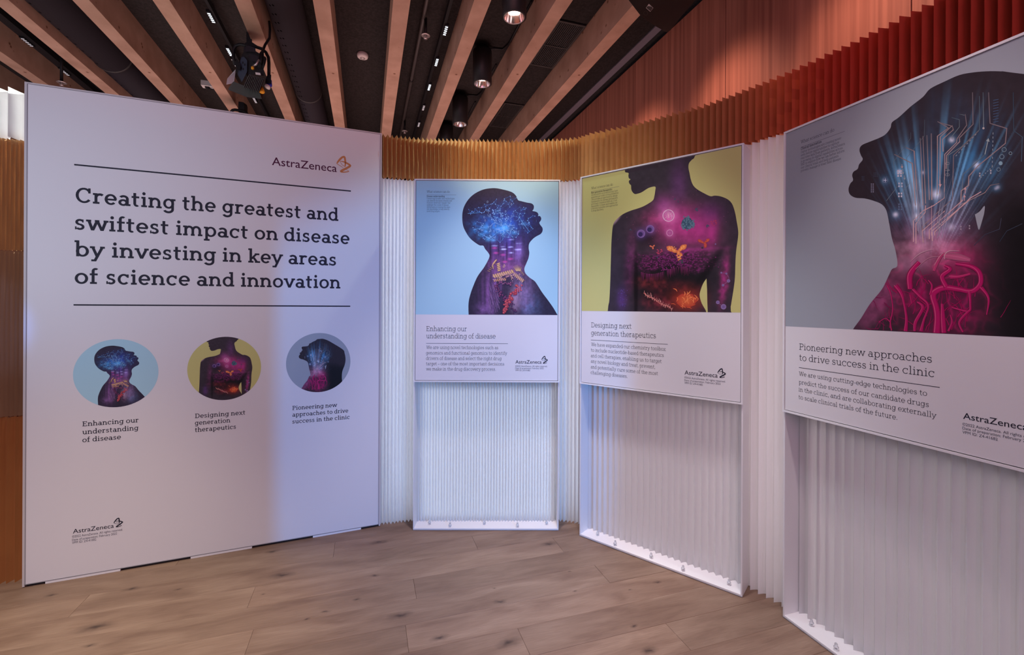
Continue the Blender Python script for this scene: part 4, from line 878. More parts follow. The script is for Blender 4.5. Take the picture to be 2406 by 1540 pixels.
VS = [([(515, 1500), (520, 1420), (512, 1360), (495, 1300), (510, 1270), (560, 1250), (640, 1260), (710, 1270), (755, 1230), (750, 1170), (705, 1135), (620, 1120)], [40, 36, 34, 34, 34, 32, 26, 26, 26, 26, 22, 14]),
 ([(555, 1500), (550, 1420), (545, 1340)], [28, 26, 14]), ([(345, 1490), (350, 1420), (335, 1330), (320, 1280), (290, 1240)], [22, 14, 12, 20, 26]), ([(395, 1490), (400, 1440), (440, 1360), (410, 1330)], [14, 18, 16, 10]),
 ([(590, 1190), (640, 1190), (700, 1175)], [26, 16, 12]), ([(570, 1250), (545, 1190), (590, 1150), (560, 1130)], [26, 24, 20, 12]), ([(695, 1270), (700, 1340), (690, 1380), (600, 1360)], [16, 12, 12, 8]), ([(690, 1380), (640, 1440), (660, 1495)], [14, 12, 10]),
 ([(760, 1250), (800, 1310), (790, 1400)], [20, 12, 6]), ([(430, 1490), (445, 1430), (470, 1350), (425, 1300), (385, 1260)], [20, 12, 10, 16, 16]), ([(580, 1490), (600, 1440), (590, 1400)], [12, 10, 6]), ([(245, 1240), (265, 1290), (275, 1370), (262, 1440), (270, 1490)], [9, 7, 6, 7, 8]),
 ([(200, 1440), (235, 1420), (262, 1440)], [4, 5, 6]), ([(370, 1260), (370, 1180), (420, 1110)], [26, 32, 20]), ([(480, 1290), (490, 1240), (470, 1210)], [12, 10, 6]), ([(380, 1340), (370, 1290)], [5, 8]), ([(500, 1160), (530, 1090), (560, 1060)], [14, 20, 10]), ([(560, 1075), (640, 1085), (700, 1100)], [30, 34, 16])]
for k in range(46):
    x, y = random.gauss(520, 150), random.uniform(1230, 1495); a_ = random.uniform(-.9, .9) - math.pi / 2; pl_ = [(x, y)]; w0_ = random.uniform(3, 7)
    for j in range(5): a_ += random.uniform(-.5, .5); x += 22 * math.cos(a_); y += 22 * math.sin(a_); pl_.append((x, y))
    A3.line(pl_, [w0_, w0_ * .9, w0_ * .8, w0_ * .6, w0_ * .4, 1], (.40, .004, .10), sm=4)
for k in range(16):
    x, y = random.uniform(150, 300), random.uniform(1280, 1490); a_ = random.uniform(0, 6.3); pl_ = [(x, y)]
    for j in range(4): a_ += random.uniform(-.6, .6); x += 16 * math.cos(a_); y += 16 * math.sin(a_); pl_.append((x, y))
    A3.line(pl_, [4, 3.4, 3, 2, 1], (.26, .01, .09), sm=3)
for p, w in VS:
    top_ = max(0, min(1, (1200 - max(a_[1] for a_ in p)) / 120)) * .55; mixc = lambda c: tuple(v * (1 - top_) + q_ * top_ for v, q_ in zip(c, (.55, .22, .34)))
    A3.line(p, [ww * 1.12 for ww in w], mixc((.24, .004, .07)), sm=6); A3.line(p, [ww * .9 for ww in w], mixc((.40, .004, .10)), sm=6); A3.line(p, [ww * .62 for ww in w], mixc((.50, .006, .13)), sm=6)
    A3.line([(a - ww * .30, b_ - ww * .1) for (a, b_), ww in zip(p, w)], [ww * .16 for ww in w], mixc((.66, .08, .22)), sm=6)
A3.line([(560, 1095), (560, 1070), (585, 1050), (640, 1050)], [3, 5, 5, 2], (.62, .36, .42), sm=5); A3.line([(500, 1130), (540, 1070), (560, 1060)], [2, 4, 2], (.6, .3, .38), sm=4)
A3.line([(370, 1110), (430, 1060), (500, 1040)], [2, 5, 2], (.6, .34, .42), sm=4); A3.line([(400, 1150), (470, 1090), (530, 1080)], [2, 3, 2], (.55, .25, .33), sm=4)

# ---------------------------------------------------------------- the large sign
def caph(pl, px, py, h, d0=0): return pl.uv(px, py, d0)[1] - pl.uv(px, py + h, d0)[1]
sign = empty('sign_panel', (PB.x, PB.y, 0), PB.th, 'large white sign wall on the left with dark heading and three round pictures', 'sign')
TH = .045
mb = MB().box(.010, BW - .010, .0001, TH - .004, .016, BH - .010); mb.build('board', M['panel'], sign)
fr = MB().box(0, .0095, -.0012, TH, .004, BH).box(BW - .0095, BW, -.0012, TH, .004, BH).box(.0095, BW - .0095, -.0012, TH, BH - .0075, BH); fr.build('edge_frame', M['offwhite'], sign)
gp = MB().box(.0095, .013, -.0016, .0008, .016, BH - .0075).box(BW - .013, BW - .0095, -.0016, .0008, .016, BH - .0075).box(.013, BW - .013, -.0016, .0008, BH - .0095, BH - .0075).box(.013, BW - .013, -.0016, .0008, .013, .017)
gp.build('edge_gasket', M['grey'], sign)
MB().box(.012, BW - .012, .012, TH - .01, .0002, .014).build('base_rail', M['black'], sign)
for xa, xb in ((107, 283), (448, 592), (735, 848)):
    ua, ub = PB.uv(xa, 1300)[0], PB.uv(xb, 1300)[0]; MB().box(ua, ub, -.001, .010, .0004, .0125).build('skirting_strip', M['frame'], sign)
bold = [('Creating the greatest and', 177.7, 475.6, 795.2), ('swiftest impact on disease', 176.2, 539.6, 821.5), ('by investing in key areas', 175, 602.4, 789.5), ('of science and innovation', 175.5, 666.8, 799.7)]
for tx, x0_, y0_, x1_ in bold:
    hc_ = caph(PB, 200, 475, 35); u0, z0 = PB.uv(x0_, y0_); u1 = PB.uv(x1_, y0_)[0]; full, _f = slab_line(tx, 'bold'); a0 = min(p[0] for p in full); a1 = max(p[0] for p in full); sx = (u1 - u0) / (a1 - a0); x_ = 0
    for wd in tx.split(' '):
        gv, gf = slab_line(wd, 'bold'); lay('heading_word', [(u0 + (p[0] + x_ - a0) * sx, z0 + p[1] * hc_ / CAP) for p in gv], gf, M['ink'], sign)
        x_ += sum(GC[(c_, 'bold')][2] for c_ in wd) + .27
def rule(pl, x0, y0, x1, y1, th, m, parent, d0=0):
    a, b_ = pl.uv(x0, y0, d0), pl.uv(x1, y1, d0); z = (a[1] + b_[1]) / 2
    d = d0 + D0; return mesh('rule', [(a[0], -d, z - th / 2), (b_[0], -d, z - th / 2), (b_[0], -d, z + th / 2), (a[0], -d, z + th / 2)], [(0, 1, 2, 3)], m, parent)
rule(PB, 174.3, 388, 824.5, 448.5, .0082, M['ink'], sign); rule(PB, 172.8, 717.8, 823, 719.3, .0078, M['ink'], sign)
for lines in ([('Enhancing our', 193.5, 1002.5, 326), ('understanding', 193.5, 1021.4, 325.3), ('of disease', 193.5, 1040, 284.3)],
              [('Designing next', 458.2, 983.3, 576), ('generation', 458, 999.5, 541), ('therapeutics', 458, 1016, 554.2)],
              [('Pioneering new', 687, 964.2, 792.1), ('approaches to drive', 687, 980, 818.2), ('success in the clinic', 687, 996, 821.3)]):
    text_block('caption_lettering', PB, lines, caph(PB, 300, 1000, 11.0), M['ink'], sign, wt='semi')
logo(PB, 639, 387.9, 791.4, sign, M['maroon'], M['gold'])
logo(PB, 171.3, 1254.4, 267.3, sign, M['ink'], M['ink'])
SM = ('©2022 AstraZeneca. All rights reserved.', 'Date of preparation: February 2022', 'VPM ID: Z4-41682')
text_block('small_print', PB, [(SM[0], 169.4, 1264.6, 288.4), (SM[1], 169.4, 1272.2, 274.9), (SM[2], 169.4, 1279, 226)], caph(PB, 200, 1265, 5.2), M['ink_soft'], sign, sans=True)
def circle_of(pl, x0, x1, y0, y1):
    ym = (y0 + y1) / 2; u0, u1 = pl.uv(x0, ym)[0], pl.uv(x1, ym)[0]; r = (u1 - u0) / 2; uc_ = (u0 + u1) / 2
    zc_ = pl.uv((x0 + x1) / 2, ym)[1]; return uc_, zc_, r
def circ_pic(x0, x1, y0, y1, art, pa, pb, qa, qb, qv, pv, bgc, step):
    """pa,pb art points matched in u with board pixels qa,qb; pv matched in height with qv"""
    uc_, zc_, r = circle_of(PB, x0, x1, y0, y1); a, b_ = art.uv(*pa)[0], art.uv(*pb)[0]; A, B = PB.uv(*qa)[0], PB.uv(*qb)[0]
    k = (B - A) / (b_ - a); du = A - a * k; dz = PB.uv(*qv)[1] - art.uv(*pv)[1] * k
    reg = [(uc_ + r * math.cos(2 * math.pi * i / 72), zc_ + r * math.sin(2 * math.pi * i / 72)) for i in range(72)]
    return picture(art, reg, sign, D0, bgc, step, (k, 0, 0, k, du, dz))
BG1, BG2, BG3 = (.42, .69, .80), (.62, .60, .22), (.36, .40, .44)
q = lambda x, y: (160 + x / 5.5, 780 + y / 5.5)
r1 = circ_pic(171.6, 372.4, 798.5, 956.5, A1, (571, 410), (1425, 545), q(338, 350), q(918, 400), q(575, 180), (905, 102), BG1, .0034)
q = lambda x, y: (430 + x / 6.162, 780 + y / 6.162)
r2 = circ_pic(440, 613.4, 793, 939.5, A2, (280, 860), (1373, 760), q(245, 560), q(1003, 510), q(430, 277), (490, 427), BG2, .0034)
q = lambda x, y: (660 + x / 6.417, 770 + y / 6.417)
r3 = circ_pic(672, 823.3, 784.5, 920.5, A3, (32, 710), (725, 850), q(270, 435), q(662, 590), q(275, 440), (34, 715), BG3, .0034)

# ---------------------------------------------------------------- three poster cases
def case(pl, label, W_, pic_px, bot_px, art, bgc, step, lp, glow, group='poster cases along the paper wall'):
    root = empty('poster_case', (pl.x, pl.y, 0), pl.th, label, 'display case', group)
    H, DEP, t = CH_, .135, .007
    zb = pl.uv(*bot_px)[1]                              # lower edge of the poster frame
    for x0 in (0, W_ - t): MB().box(x0, x0 + t, 0, DEP, .0015, H - .0005).build('side_panel', M['frame'], root)
    MB().box(t, W_ - t, .004, DEP, H - t, H - .0005).build('top_panel', M['frame'], root)
    MB().box(t, W_ - t, 0, DEP, .0015, .0135).build('base_tray', M['frame'], root)
    MB().box(0, W_, -.0015, 0, .0042, .0062).build('tray_groove', M['grey'], root)
    # lip round the poster
    L = .0085
    for b_ in ((0, L, zb, H), (W_ - L, W_, zb, H), (L, W_ - L, H - L, H), (L, W_ - L, zb, zb + L)):
        MB().box(b_[0], b_[1], -.0095, -.0002, b_[2], b_[3]).build('frame_rail', M['frame'], root)
    MB().box(L, W_ - L, -.001, .003, zb + L, H - L).build('backing', M['gap'], root)
    g = .0032
    MB().box(L + g, W_ - L - g, -DP, -.0012, zb + L + g, H - L - g).build('poster_board', M['panel'], root)
    zp = pl.uv(*pic_px, DP)[1]
    e = L + g + .0006; reg = [(e, zp), (W_ - e, zp), (W_ - e, H - e), (e, H - e)]
    picture(art, reg, root, DP + .0002, bgc, step)
    # pleated paper behind the open lower part
    P0 = [(t + .006, .105), (W_ * .33, .105), (W_ * .66, .105), (W_ - t - .006, .105)]
    ln = pleats('pleated_liner', P0, .0145, zb + .10, lambda q: (W_ - 2 * t - .012) / round((W_ - .02) / lp), min(.0145, lp * .6), M['paper'], seed=int(pl.x * 100) + 200, parent=root, sharp=.7, wob=.0015)
    ln.location = (P0[0][0], P0[0][1], 0)
    st = lamp('liner_fill', 'AREA', (0, 0, 0), (0, -1, 0), glow[0], glow[1], W_ - .06, sizey=.90); st.parent = root; st.location = (W_ / 2, .131, .49)  # added fill lamp behind the liner, brightening its pleats
    return root, zb
c1, zb1 = case(P1, 'poster case with the light blue picture of a raised head, standing straight ahead', CW, (1145, 740), (974, 897.5), A1, BG1, .0042, .0205, (1.9, (.74, .86, 1)))
c2, zb2 = case(P2, 'poster case with the lime green picture of a bare torso, middle of three', CW, (1367, 731), (1364.5, 901.5), A2, BG2, .0040, .039, (.48, (1, .86, .90)))
c3, zb3 = case(P3, 'poster case with the grey picture of a head full of circuits, far right', CW, (1846.4, 767), (1842, 967), A3, BG3, .0032, .044, (.58, (1, .88, .90)))

def peg(root, u, y):
    o = MB().lathe([(0, .030), (.004, .030), (.0065, .027), (.0065, .019), (.0085, .016), (.0105, .014), (.0105, 0), (0, 0)], n=14).build('clear_peg', M['clear'], root, smooth=True); o.location = (u, y, .0138)
for root, lst in ((c1, ((.10, .06), (.245, .022), (.475, .06), (.70, .022), (.90, .06))), (c2, ((.10, .06), (.245, .022), (.475, .03), (.665, .022), (.90, .05))), (c3, ((.10, .06), (.245, .022), (.475, .03), (.70, .022), (.90, .06)))):
    for u, y in lst: peg(root, u, y)

T = dict(d0=DP + .0001)
def text_for(pl, root, top, head, body, lg, sp, hcap, bcap, tcap, ref):
    text_block('top_heading', pl, top[0], caph(pl, *top[0][0][1:3], tcap * 1.32, DP), M['ink'], root, wt='light', **T)
    text_block('top_subheading', pl, top[1], caph(pl, *top[1][0][1:3], tcap, DP), M['ink'], root, wt='bold', **T)
    text_block('top_text', pl, top[2], caph(pl, *top[2][0][1:3], tcap * .96, DP), M['ink'], root, wt='light', **T)
    rule(pl, *top[3], .0012, M['ink_soft'], root, DP + .0001)
    text_block('poster_heading', pl, head[0], hcap, M['ink'], root, wt='light', **T)
    rule(pl, *head[1], .0022, M['ink'], root, DP + .0001)
    text_block('poster_text', pl, body, bcap, M['ink'], root, wt='light', **T)
    logo(pl, *lg, root, M['ink'], M['ink'], DP + .0001)
    text_block('small_print', pl, sp[0], sp[1], M['ink_soft'], root, sans=True, **T)
text_for(P1, c1,
 ([('What science can do', 1002.8, 453.1, 1056.7)], [('Disease understanding', 1002.8, 463.3, 1044.8)],
  [('Connecting broader omic-technologies', 1002.8, 468.3, 1068.2), ('can identify the more complex and', 1002.8, 473.4, 1061.8), ('transient molecular changes that', 1002.8, 478.3, 1058.2), ('underpin the course of disease.', 1002.8, 483.4, 1055),
   ('AstraZeneca is turning this data', 1002.8, 488.4, 1057.6), ('into knowledge, to help identify', 1002.8, 493.3, 1056), ('novel drug targets.', 1002.8, 498.3, 1033.7)], (1002.8, 457.6, 1072, 458.6)),
 ([('Enhancing our', 1001.6, 778.3, 1097), ('understanding of disease', 1001.6, 795.3, 1164.4)], (1001.2, 806.6, 1193.4, 808.4)),
 [('We are using novel technologies such as', 1001.6, 820.3, 1170.5), ('genomics and functional genomics to identify', 1001.2, 833.3, 1191.6), ('drivers of disease and select the right drug', 1001.2, 846, 1178.3), ('target – one of the most important decisions', 1001, 858.6, 1184.5), ('we make in the drug discovery process.', 1001, 871, 1164.9)],
 (1211, 854.8, 1272.5), ([(SM[0], 1210.6, 862.6, 1286), (SM[1], 1210.6, 867.5, 1277.5), (SM[2], 1210.6, 872.4, 1245.7)], caph(P1, 1211, 862, 3.6, DP)), caph(P1, 1001, 778, 11.4, DP), caph(P1, 1001, 820, 7.6, DP), 4.0, None)
text_for(P2, c2,
 ([('What science can do', 1389.2, 445.6, 1440)], [('Next generation therapeutics', 1389.2, 455.5, 1438.5)],
  [('Advancements in biotechnology have', 1389.2, 460.6, 1451.6), ('expanded our toolkit of drug modalities', 1389.2, 466, 1453), ('This provides an opportunity to design', 1389.2, 471.4, 1450.8), ('therapeutics for disease mechanisms', 1389.2, 476.7, 1451), ('previously considered difficult, if not', 1389.2, 482, 1450),
   ('impossible, to target and enables our', 1389.2, 487.4, 1450.8), ('scientists to pioneer new approaches', 1389.2, 492.7, 1451.4), ('to drug discovery.', 1389.2, 498, 1418.4)], (1389.2, 449.8, 1455, 439)),
 ([('Designing next', 1389, 769.5, 1483.7), ('generation therapeutics', 1389, 787.9, 1540.9)], (1388.5, 799.5, 1569, 809.2)),
 [('We have expanded our chemistry toolbox', 1389, 813.4, 1564.3), ('to include nucleotide-based therapeutics', 1388.6, 826.4, 1559.5), ('and cell therapies, enabling us to target', 1388.4, 839.5, 1554.5), ('any novel biology and treat, prevent,', 1388.4, 852.6, 1539.3), ('and potentially cure some of the most', 1388.2, 866, 1546), ('challenging diseases.', 1388.2, 879, 1474.2)],
 (1608.5, 880.2, 1686.3), ([(SM[0], 1608, 889.4, 1704.8), (SM[1], 1608, 895.7, 1693), (SM[2], 1608, 902, 1651.6)], caph(P2, 1608, 889, 4.4, DP)), caph(P2, 1389, 769.5, 11.5, DP), caph(P2, 1389, 813, 7.8, DP), 4.2, None)
lw = P1.uv(1272.5, 854, DP)[0] - P1.uv(1211, 854, DP)[0]
k3 = caph(P3, 2263, 984, 15, DP) / caph(P1, 1211, 854, 8.6, DP); k3 = max(.9, min(1.15, k3))
text_for(P3, c3,
 ([('What science can do', 1881.8, 337.9, 1960)], [('Clinical innovation', 1881.8, 352.8, 1930.3)],
  [('Digital technologies are creating never-', 1881.8, 360.5, 1977.8), ('seen-before opportunities to capture', 1881.8, 367.9, 1971.7), ('real-time data from patients. AstraZeneca', 1881.8, 375.2, 1985), ('is growing its digital capabilities across', 1881.8, 382.6, 1979.6), ('R&D to explore how we can better inform', 1881.8, 389.8, 1984.2),
   ('our clinical trials and help patients', 1881.8, 397.2, 1969.9), ('prevent, manage or treat their disease.', 1881.8, 404.5, 1976.6)], (1881.8, 345.3, 1985, 309.8)),
 ([('Pioneering new approaches', 1878, 822, 2189.5), ('to drive success in the clinic', 1878, 847.2, 2195.2)], (1877.2, 863.8, 2208.3, 911.2)),
 [('We are using cutting-edge technologies to', 1877.2, 883, 2178.3), ('predict the success of our candidate drugs', 1877, 902.6, 2182.5), ('in the clinic, and are collaborating externally', 1876.6, 919.7, 2200.6), ('to scale clinical trials of the future.', 1876.4, 937.6, 2108.3)],
 (2263, 984.3, (lw * k3,)), ([(SM[0], 2261.3, 999.9, (lw * k3 * 75.4 / 61.5,)), (SM[1], 2261.3, 1009.1, (lw * k3 * 66.9 / 61.5,)), (SM[2], 2261.3, 1018.6, (lw * k3 * 35.1 / 61.5,))], caph(P1, 1211, 862, 3.6, DP) * k3), caph(P3, 1878, 822, 14.7, DP), caph(P3, 1878, 883, 9.8, DP), 5.6, None)

# ---------------------------------------------------------------- ceiling fittings
BD = Vector((-math.sin(BA), math.cos(BA), 0)); BX = Vector((math.cos(BA), math.sin(BA), 0))
def can_light(px, py, label):
    zb = 3.52; p = at_z(px, py, zb); root = empty('can_light', (p.x, p.y, zb), BA, label, 'ceiling light', 'black can lights in a row')
    R = .086; Hh = .30
    MB().lathe([(R * .80, .002), (R * .84, 0), (R, .004), (R, Hh - .015), (R * .97, Hh), (0, Hh), (0, Hh - .01), (R * .8, Hh - .02), (R * .8, .10)], n=28).build('housing', M['blackm'], root, True)
    MB().lathe([(R * .80, .0015), (R * .86, -.001), (R * .86, .002), (R * .8, .004)], n=28).build('rim', M['steel'], root, True)
    MB().lathe([(R * .80, .004), (R * .72, .03), (R * .55, .07), (R * .34, .10), (0, .105)], n=28).build('reflector', M['chrome'], root, True)
    MB().lathe([(0, .045), (.026, .047), (.038, .062), (.038, .085), (0, .09)], n=14).build('bulb', M['bulb'], root, True)
    MB().lathe([(.055, Hh), (.055, Hh + .035), (0, Hh + .035)], n=20).build('ceiling_mount', M['black'], root, True)
    MB().tube([(.04, 0, Hh + .03), (.12, .0, Hh + .045), (.19, -.01, Hh + .045), (.215, -.12, Hh + .04), (.215, -.7, Hh + .045)], .008, 8).build('cable', M['black'], root, True)
    return root
for px, py, lb in ((1208, 42, 'nearest black can light, at the top of the picture, its rim glowing'), (1133, 198, 'second black can light from the top, in the middle of the row'), (1081, 293, 'third black can light, small, just above the ochre pleats'), (1049, 352, 'farthest black can light, only its dark top shows over the ochre pleats')):
    can_light(px, py, lb)
def rail_track(name, a, b_, z, w, h, m, label, cat, spots=(), group=None, dim=()):
    p, q = at_z(*a, z), at_z(*b_, z); u = (q - p).normalized(); p = p - u * 2.5; L = 9.5
    root = empty(name, p, math.atan2(u.y, u.x), label, cat, group)
    MB().box(0, L, -w / 2, w / 2, 0, h).build('rail', M['black'], root)
    for i, (x, y) in enumerate(spots):
        s_ = at_z(x, y, z - .02); k = (s_ - p).dot(u); off_ = (s_ - p).dot(Vector((-u.y, u.x, 0)))
        lv = MB().box(k - .075, k + .075, off_ - .016, off_ + .016, -.012, .012).build('louvre_lamp', M['blackm'], root)
        for j in range(5):
            MB().box(k - .060 + j * .027, k - .060 + j * .027 + .010, off_ - .010, off_ + .010, -.0145, -.0125).build('diode', M['leddim'] if i in dim else M['led'], lv)
    return root
rail_track('track_light', (1061, 0), (974, 317), 3.78, .022, .05, M['black'], 'thin black light track with small glowing louvre lamps between the two upright beams, centre', 'track light', ((1046.7, 75), (1025.7, 149), (1008.6, 207.4), (995, 255.6), (984, 294.6)), 'light tracks', (3, 4))
rail_track('track_light', (483, 0), (628, 273), 3.78, .022, .05, M['black'], 'thin black light track running behind the hanging stage light', 'track light', ((496.5, 44.7), (539, 125), (551, 150), (599, 238)), 'light tracks', (2, 3))
rail_track('track_light', (0, 40), (205, 208), 3.74, .07, .06, M['black'], 'wide dark light track along the side of the second beam from the left', 'track light', ((64, 102), (152, 172)), 'light tracks', (0, 1))
def pipe(a, b_, z, r, label, ext=(3, 6), name='ceiling_pipe'):
    p, q = at_z(*a, z), at_z(*b_, z); u = (q - p).normalized()
    p0 = p - u * ext[0]; root = empty(name, p0, 0, label, 'pipe')
    MB().tube([(0, 0, 0), tuple(u * (ext[0] + ext[1]))], r, 12).build('tube', M['dark'], root, True)
    for k in range(1, 5): c_ = u * (k * 2.0); MB().tube([tuple(c_ - u * .012), tuple(c_ + u * .012)], r * 1.25, 12).build('clamp_ring', M['black'], root, True)
    return root
pipe((993, 51), (942, 313), 3.83, .016, 'slim dark pipe on the ceiling beside the middle light track')
def sprinkler(px, py, z, label, L):
    p = at_z(px, py, z); root = empty('sprinkler', p, 0, label, 'sprinkler')
    MB().tube([(0, 0, .012), (0, 0, L)], .011, 10).build('drop_pipe', M['black'], root, True)
    MB().lathe([(0, .014), (.034, .010), (.036, .006), (.030, .004), (0, .005)], n=20).build('escutcheon', M['steel'], root, True)
    MB().lathe([(.006, .004), (.005, -.014), (.016, -.016), (.016, -.019), (0, -.019)], n=14).build('sprinkler_head', M['steel'], root, True)
sprinkler(1000, 86, 3.68, 'small sprinkler on a drop pipe left of the middle light track', .15)
sprinkler(951, 310, 3.68, 'far sprinkler just above the ochre pleats, right of the large sign', .15)
sprinkler(144.5, 196, 3.42, 'sprinkler on a thick drop pipe above the top left of the large sign', .36)
p = at_z(852, 137, 3.83); sd = empty('smoke_detector', p, 0, 'round white smoke detector on the dark ceiling', 'smoke detector')
MB().lathe([(0, .045), (.045, .045), (.05, .035), (.05, .02), (.045, .006), (.03, 0), (0, -.002)], n=28).build('detector_body', M['offwhite'], sd, True)
MB().lathe([(.012, -.003), (.018, -.005), (.022, -.002), (.012, -.002)], n=18).build('detector_ring', M['steel'], sd, True)
# perforated ducts
def duct(a, ringp, z0, r, label):
    p, q = at_z(*a, z0), at_z(*ringp, z0); u = (q - p).normalized(); u = BD
    root = empty('air_duct', (q.x, q.y, z0 + r), 0, label, 'duct')
    MB().tube([tuple(u * -5), tuple(u * 0)], r, 40).build('duct_section', M['duct'], root, True)
    MB().tube([tuple(u * .004), tuple(u * 5)], r * .985, 40).build('duct_section', M['duct'], root, True)
    MB().tube([tuple(u * -.006), tuple(u * .01)], r * 1.03, 40).build('joint_ring', M['dark'], root, True)
    hb = MB(); sd_ = Vector((-u.y, u.x, 0))
    for k in range(-40, 40):
        for j, ang in enumerate((-.40, -.62)):
            t = k * .105 + (.03 if j else 0); n_ = (Vector((0, 0, -1)) * math.cos(ang) + BX * math.sin(ang)); c_ = u * t + n_ * (r * (1.0 if t < 0 else .985) + .0006); tt = n_.cross(u)
            hb.add([tuple(c_ + (u * math.cos(a_) + tt * math.sin(a_)) * .0085) for a_ in [i * math.pi / 4 for i in range(8)]], [tuple(range(8))])
    h = hb.build('nozzle_holes', mat('hole_black', (.001, .001, .001), .9, 0), root); h['kind'] = 'stuff'
duct((110, 0), (262, 169), 3.64, .150, 'large dark round duct with small holes at the upper left')
duct((640, 0), (724, 241), 3.64, .130, 'dark round duct with small holes right of the stage light')
# air grilles
for pts, lb in ((((1308.6, 46), (1378.2, 62), (1296.8, 160.7), (1246.4, 151)), 'nearer dark slatted air grille between two beams'), (((1183, 241), (1231, 248.6), (1188.6, 301), (1152, 295.7)), 'farther dark slatted air grille, just above the ochre pleats')):
    w4 = [at_z(*p_, ZS - .012) for p_ in pts]; c_ = sum(w4, Vector()) / 4; root = empty('air_grille', c_, BA, lb, 'air grille', 'air grilles in the ceiling')
    hw = max(abs((p_ - c_).dot(BX)) for p_ in w4) * .92; hl = max(abs((p_ - c_).dot(BD)) for p_ in w4)
    MB().box(-hw, hw, -hl, hl, .006, .011).build('grille_backing', M['black'], root)
    f_ = MB(); e_ = .018
    f_.box(-hw, hw, -hl, -hl + e_, -.004, .006).box(-hw, hw, hl - e_, hl, -.004, .006).box(-hw, -hw + e_, -hl + e_, hl - e_, -.004, .006).box(hw - e_, hw, -hl + e_, hl - e_, -.004, .006).box(-hw + e_, hw - e_, -.006, .006, -.005, .0); f_.build('grille_frame', M['dark'], root)
    n_ = 13
    for k in range(n_): x_ = -hw + e_ + (2 * hw - 2 * e_) * (k + .5) / n_; MB().box(x_ - .003, x_ + .003, -hl + e_, hl - e_, -.002, .006).build('slat', M['dark'], root)

# loudspeaker in the top right
zsp = 3.12
out = [(1477, 1), (1490, 18), (1503, 35), (1516, 45), (1528, 53.5), (1542, 63), (1556, 71), (1562, 75), (1567, 76.3), (1571, 75), (1576, 71), (1602, 38), (1634, 1)]
P_ = [at_z(x, y, zsp) for x, y in out]; a_, b_ = P_[-1], P_[0]
back = (P_[-1] - P_[-2]).normalized() * .20; sid = (P_[0] - P_[1]).normalized() * .22
P_ = P_ + [P_[-1] + back, P_[0] + sid]; cc = sum(P_, Vector()) / len(P_)
sp = empty('loudspeaker', (cc.x, cc.y, zsp), 0, 'black loudspeaker hanging in the top right, cut by the frame', 'loudspeaker')
loc = [((q_ - cc).x, (q_ - cc).y) for q_ in P_]
MB().prism(loc, .002, .42).build('cabinet', M['black'], sp)
MB().prism([(x * .985, y * .985) for x, y in loc], 0, .002).build('bottom_plate', M['black'], sp)
MB().tube([(0, 0, .42), (0, 0, ZS - zsp)], .02, 12).build('hanging_pole', M['black'], sp, True)
def spz(pts): return [((at_z(1440 + x / 10.025, y / 10.025, zsp) - cc).x, (at_z(1440 + x / 10.025, y / 10.025, zsp) - cc).y) for x, y in pts]
q4 = spz([(848, 92), (946, 184), (884, 270), (784, 184)]); V, Fc = ribbon(q4 + [q4[0]], .0022); mesh('emblem', [(x, y, -.0006) for x, y in V], [f[::-1] for f in Fc], M['offwhite'], sp)
dm = spz([(800, 186), (820, 160), (860, 148), (900, 160), (932, 188), (884, 252)]); mesh('emblem_dome', [(x, y, -.0007) for x, y in dm], [tuple(range(6))], M['dark'], sp)
tp = spz([(848, 98), (806, 150), (850, 140), (905, 155)]); mesh('emblem_peak', [(x, y, -.0007) for x, y in tp], [(0, 1, 2, 3)], M['offwhite'], sp)
rg = spz([(773 + 46 * math.cos(t * math.pi / 10), 308 + 50 * math.sin(t * math.pi / 10)) for t in range(21)]); V, Fc = ribbon(rg, .0018); mesh('socket_ring', [(x, y, -.0006) for x, y in V], Fc, M['dark'], sp)

# junction box
p = at_z(488, 205, 3.70); jb = empty('junction_box', (p.x, p.y, 3.70), BA, 'small pale junction box with a plug beside a ceiling beam', 'junction box')
MB().box(-.05, .05, -.035, .035, 0, .05).build('box_body', M['offwhite'], jb); MB().box(-.02, .02, -.02, .02, -.012, 0).build('plug', M['blackm'], jb)
MB().tube([(0, 0, -.008), (.05, -.01, -.02), (.12, -.04, .0), (.20, -.08, .06)], .006, 8).build('cable', M['black'], jb, True)

# ---------------------------------------------------------------- stage lights
YS = 3.45
def sp3(x, y, dy=0.0): return at_y(500 + x / 6.418, 60 + y / 6.418, YS + dy)
base = sp3(600, 700); sl = empty('stage_light', base, 0, 'black stage light with a white lit flap and coloured plugs, hanging before a beam', 'stage light', 'stage lights')
R_ = lambda v: tuple(v - base)
def part8(name, fr_, dy0, dy1, m, parent=sl, sc=1.0):
    a = [R_(sp3(x, y, dy0)) for x, y in fr_]; n_ = len(a); b2 = [R_(sp3(x, y, dy1)) for x, y in fr_]
    return mesh(name, a + b2, [tuple(range(n_)), tuple(range(2 * n_ - 1, n_ - 1, -1))] + [(i, n_ + i, n_ + (i + 1) % n_, (i + 1) % n_) for i in range(n_)], m, parent)
MB().tube([R_(sp3(330, 590)), R_(sp3(308, 480)), R_(sp3(312, 360)), R_(sp3(345, 305)), R_(sp3(410, 284)), R_(sp3(480, 295)), R_(sp3(560, 310)), R_(sp3(650, 322)), R_(sp3(740, 352)), R_(sp3(800, 405)), R_(sp3(838, 480)), R_(sp3(846, 560)), R_(sp3(846, 760))], .0115, 10).build('yoke', M['black'], sl, True)
MB().tube([R_(sp3(560, 310)), R_(sp3(556, 210))], .016, 10).build('hook_clamp', M['black'], sl, True)
part8('clamp_plate', [(505, 90), (535, 110), (590, 250), (665, 300), (660, 325), (480, 300), (488, 262), (508, 250)], -.03, .05, M['black'])
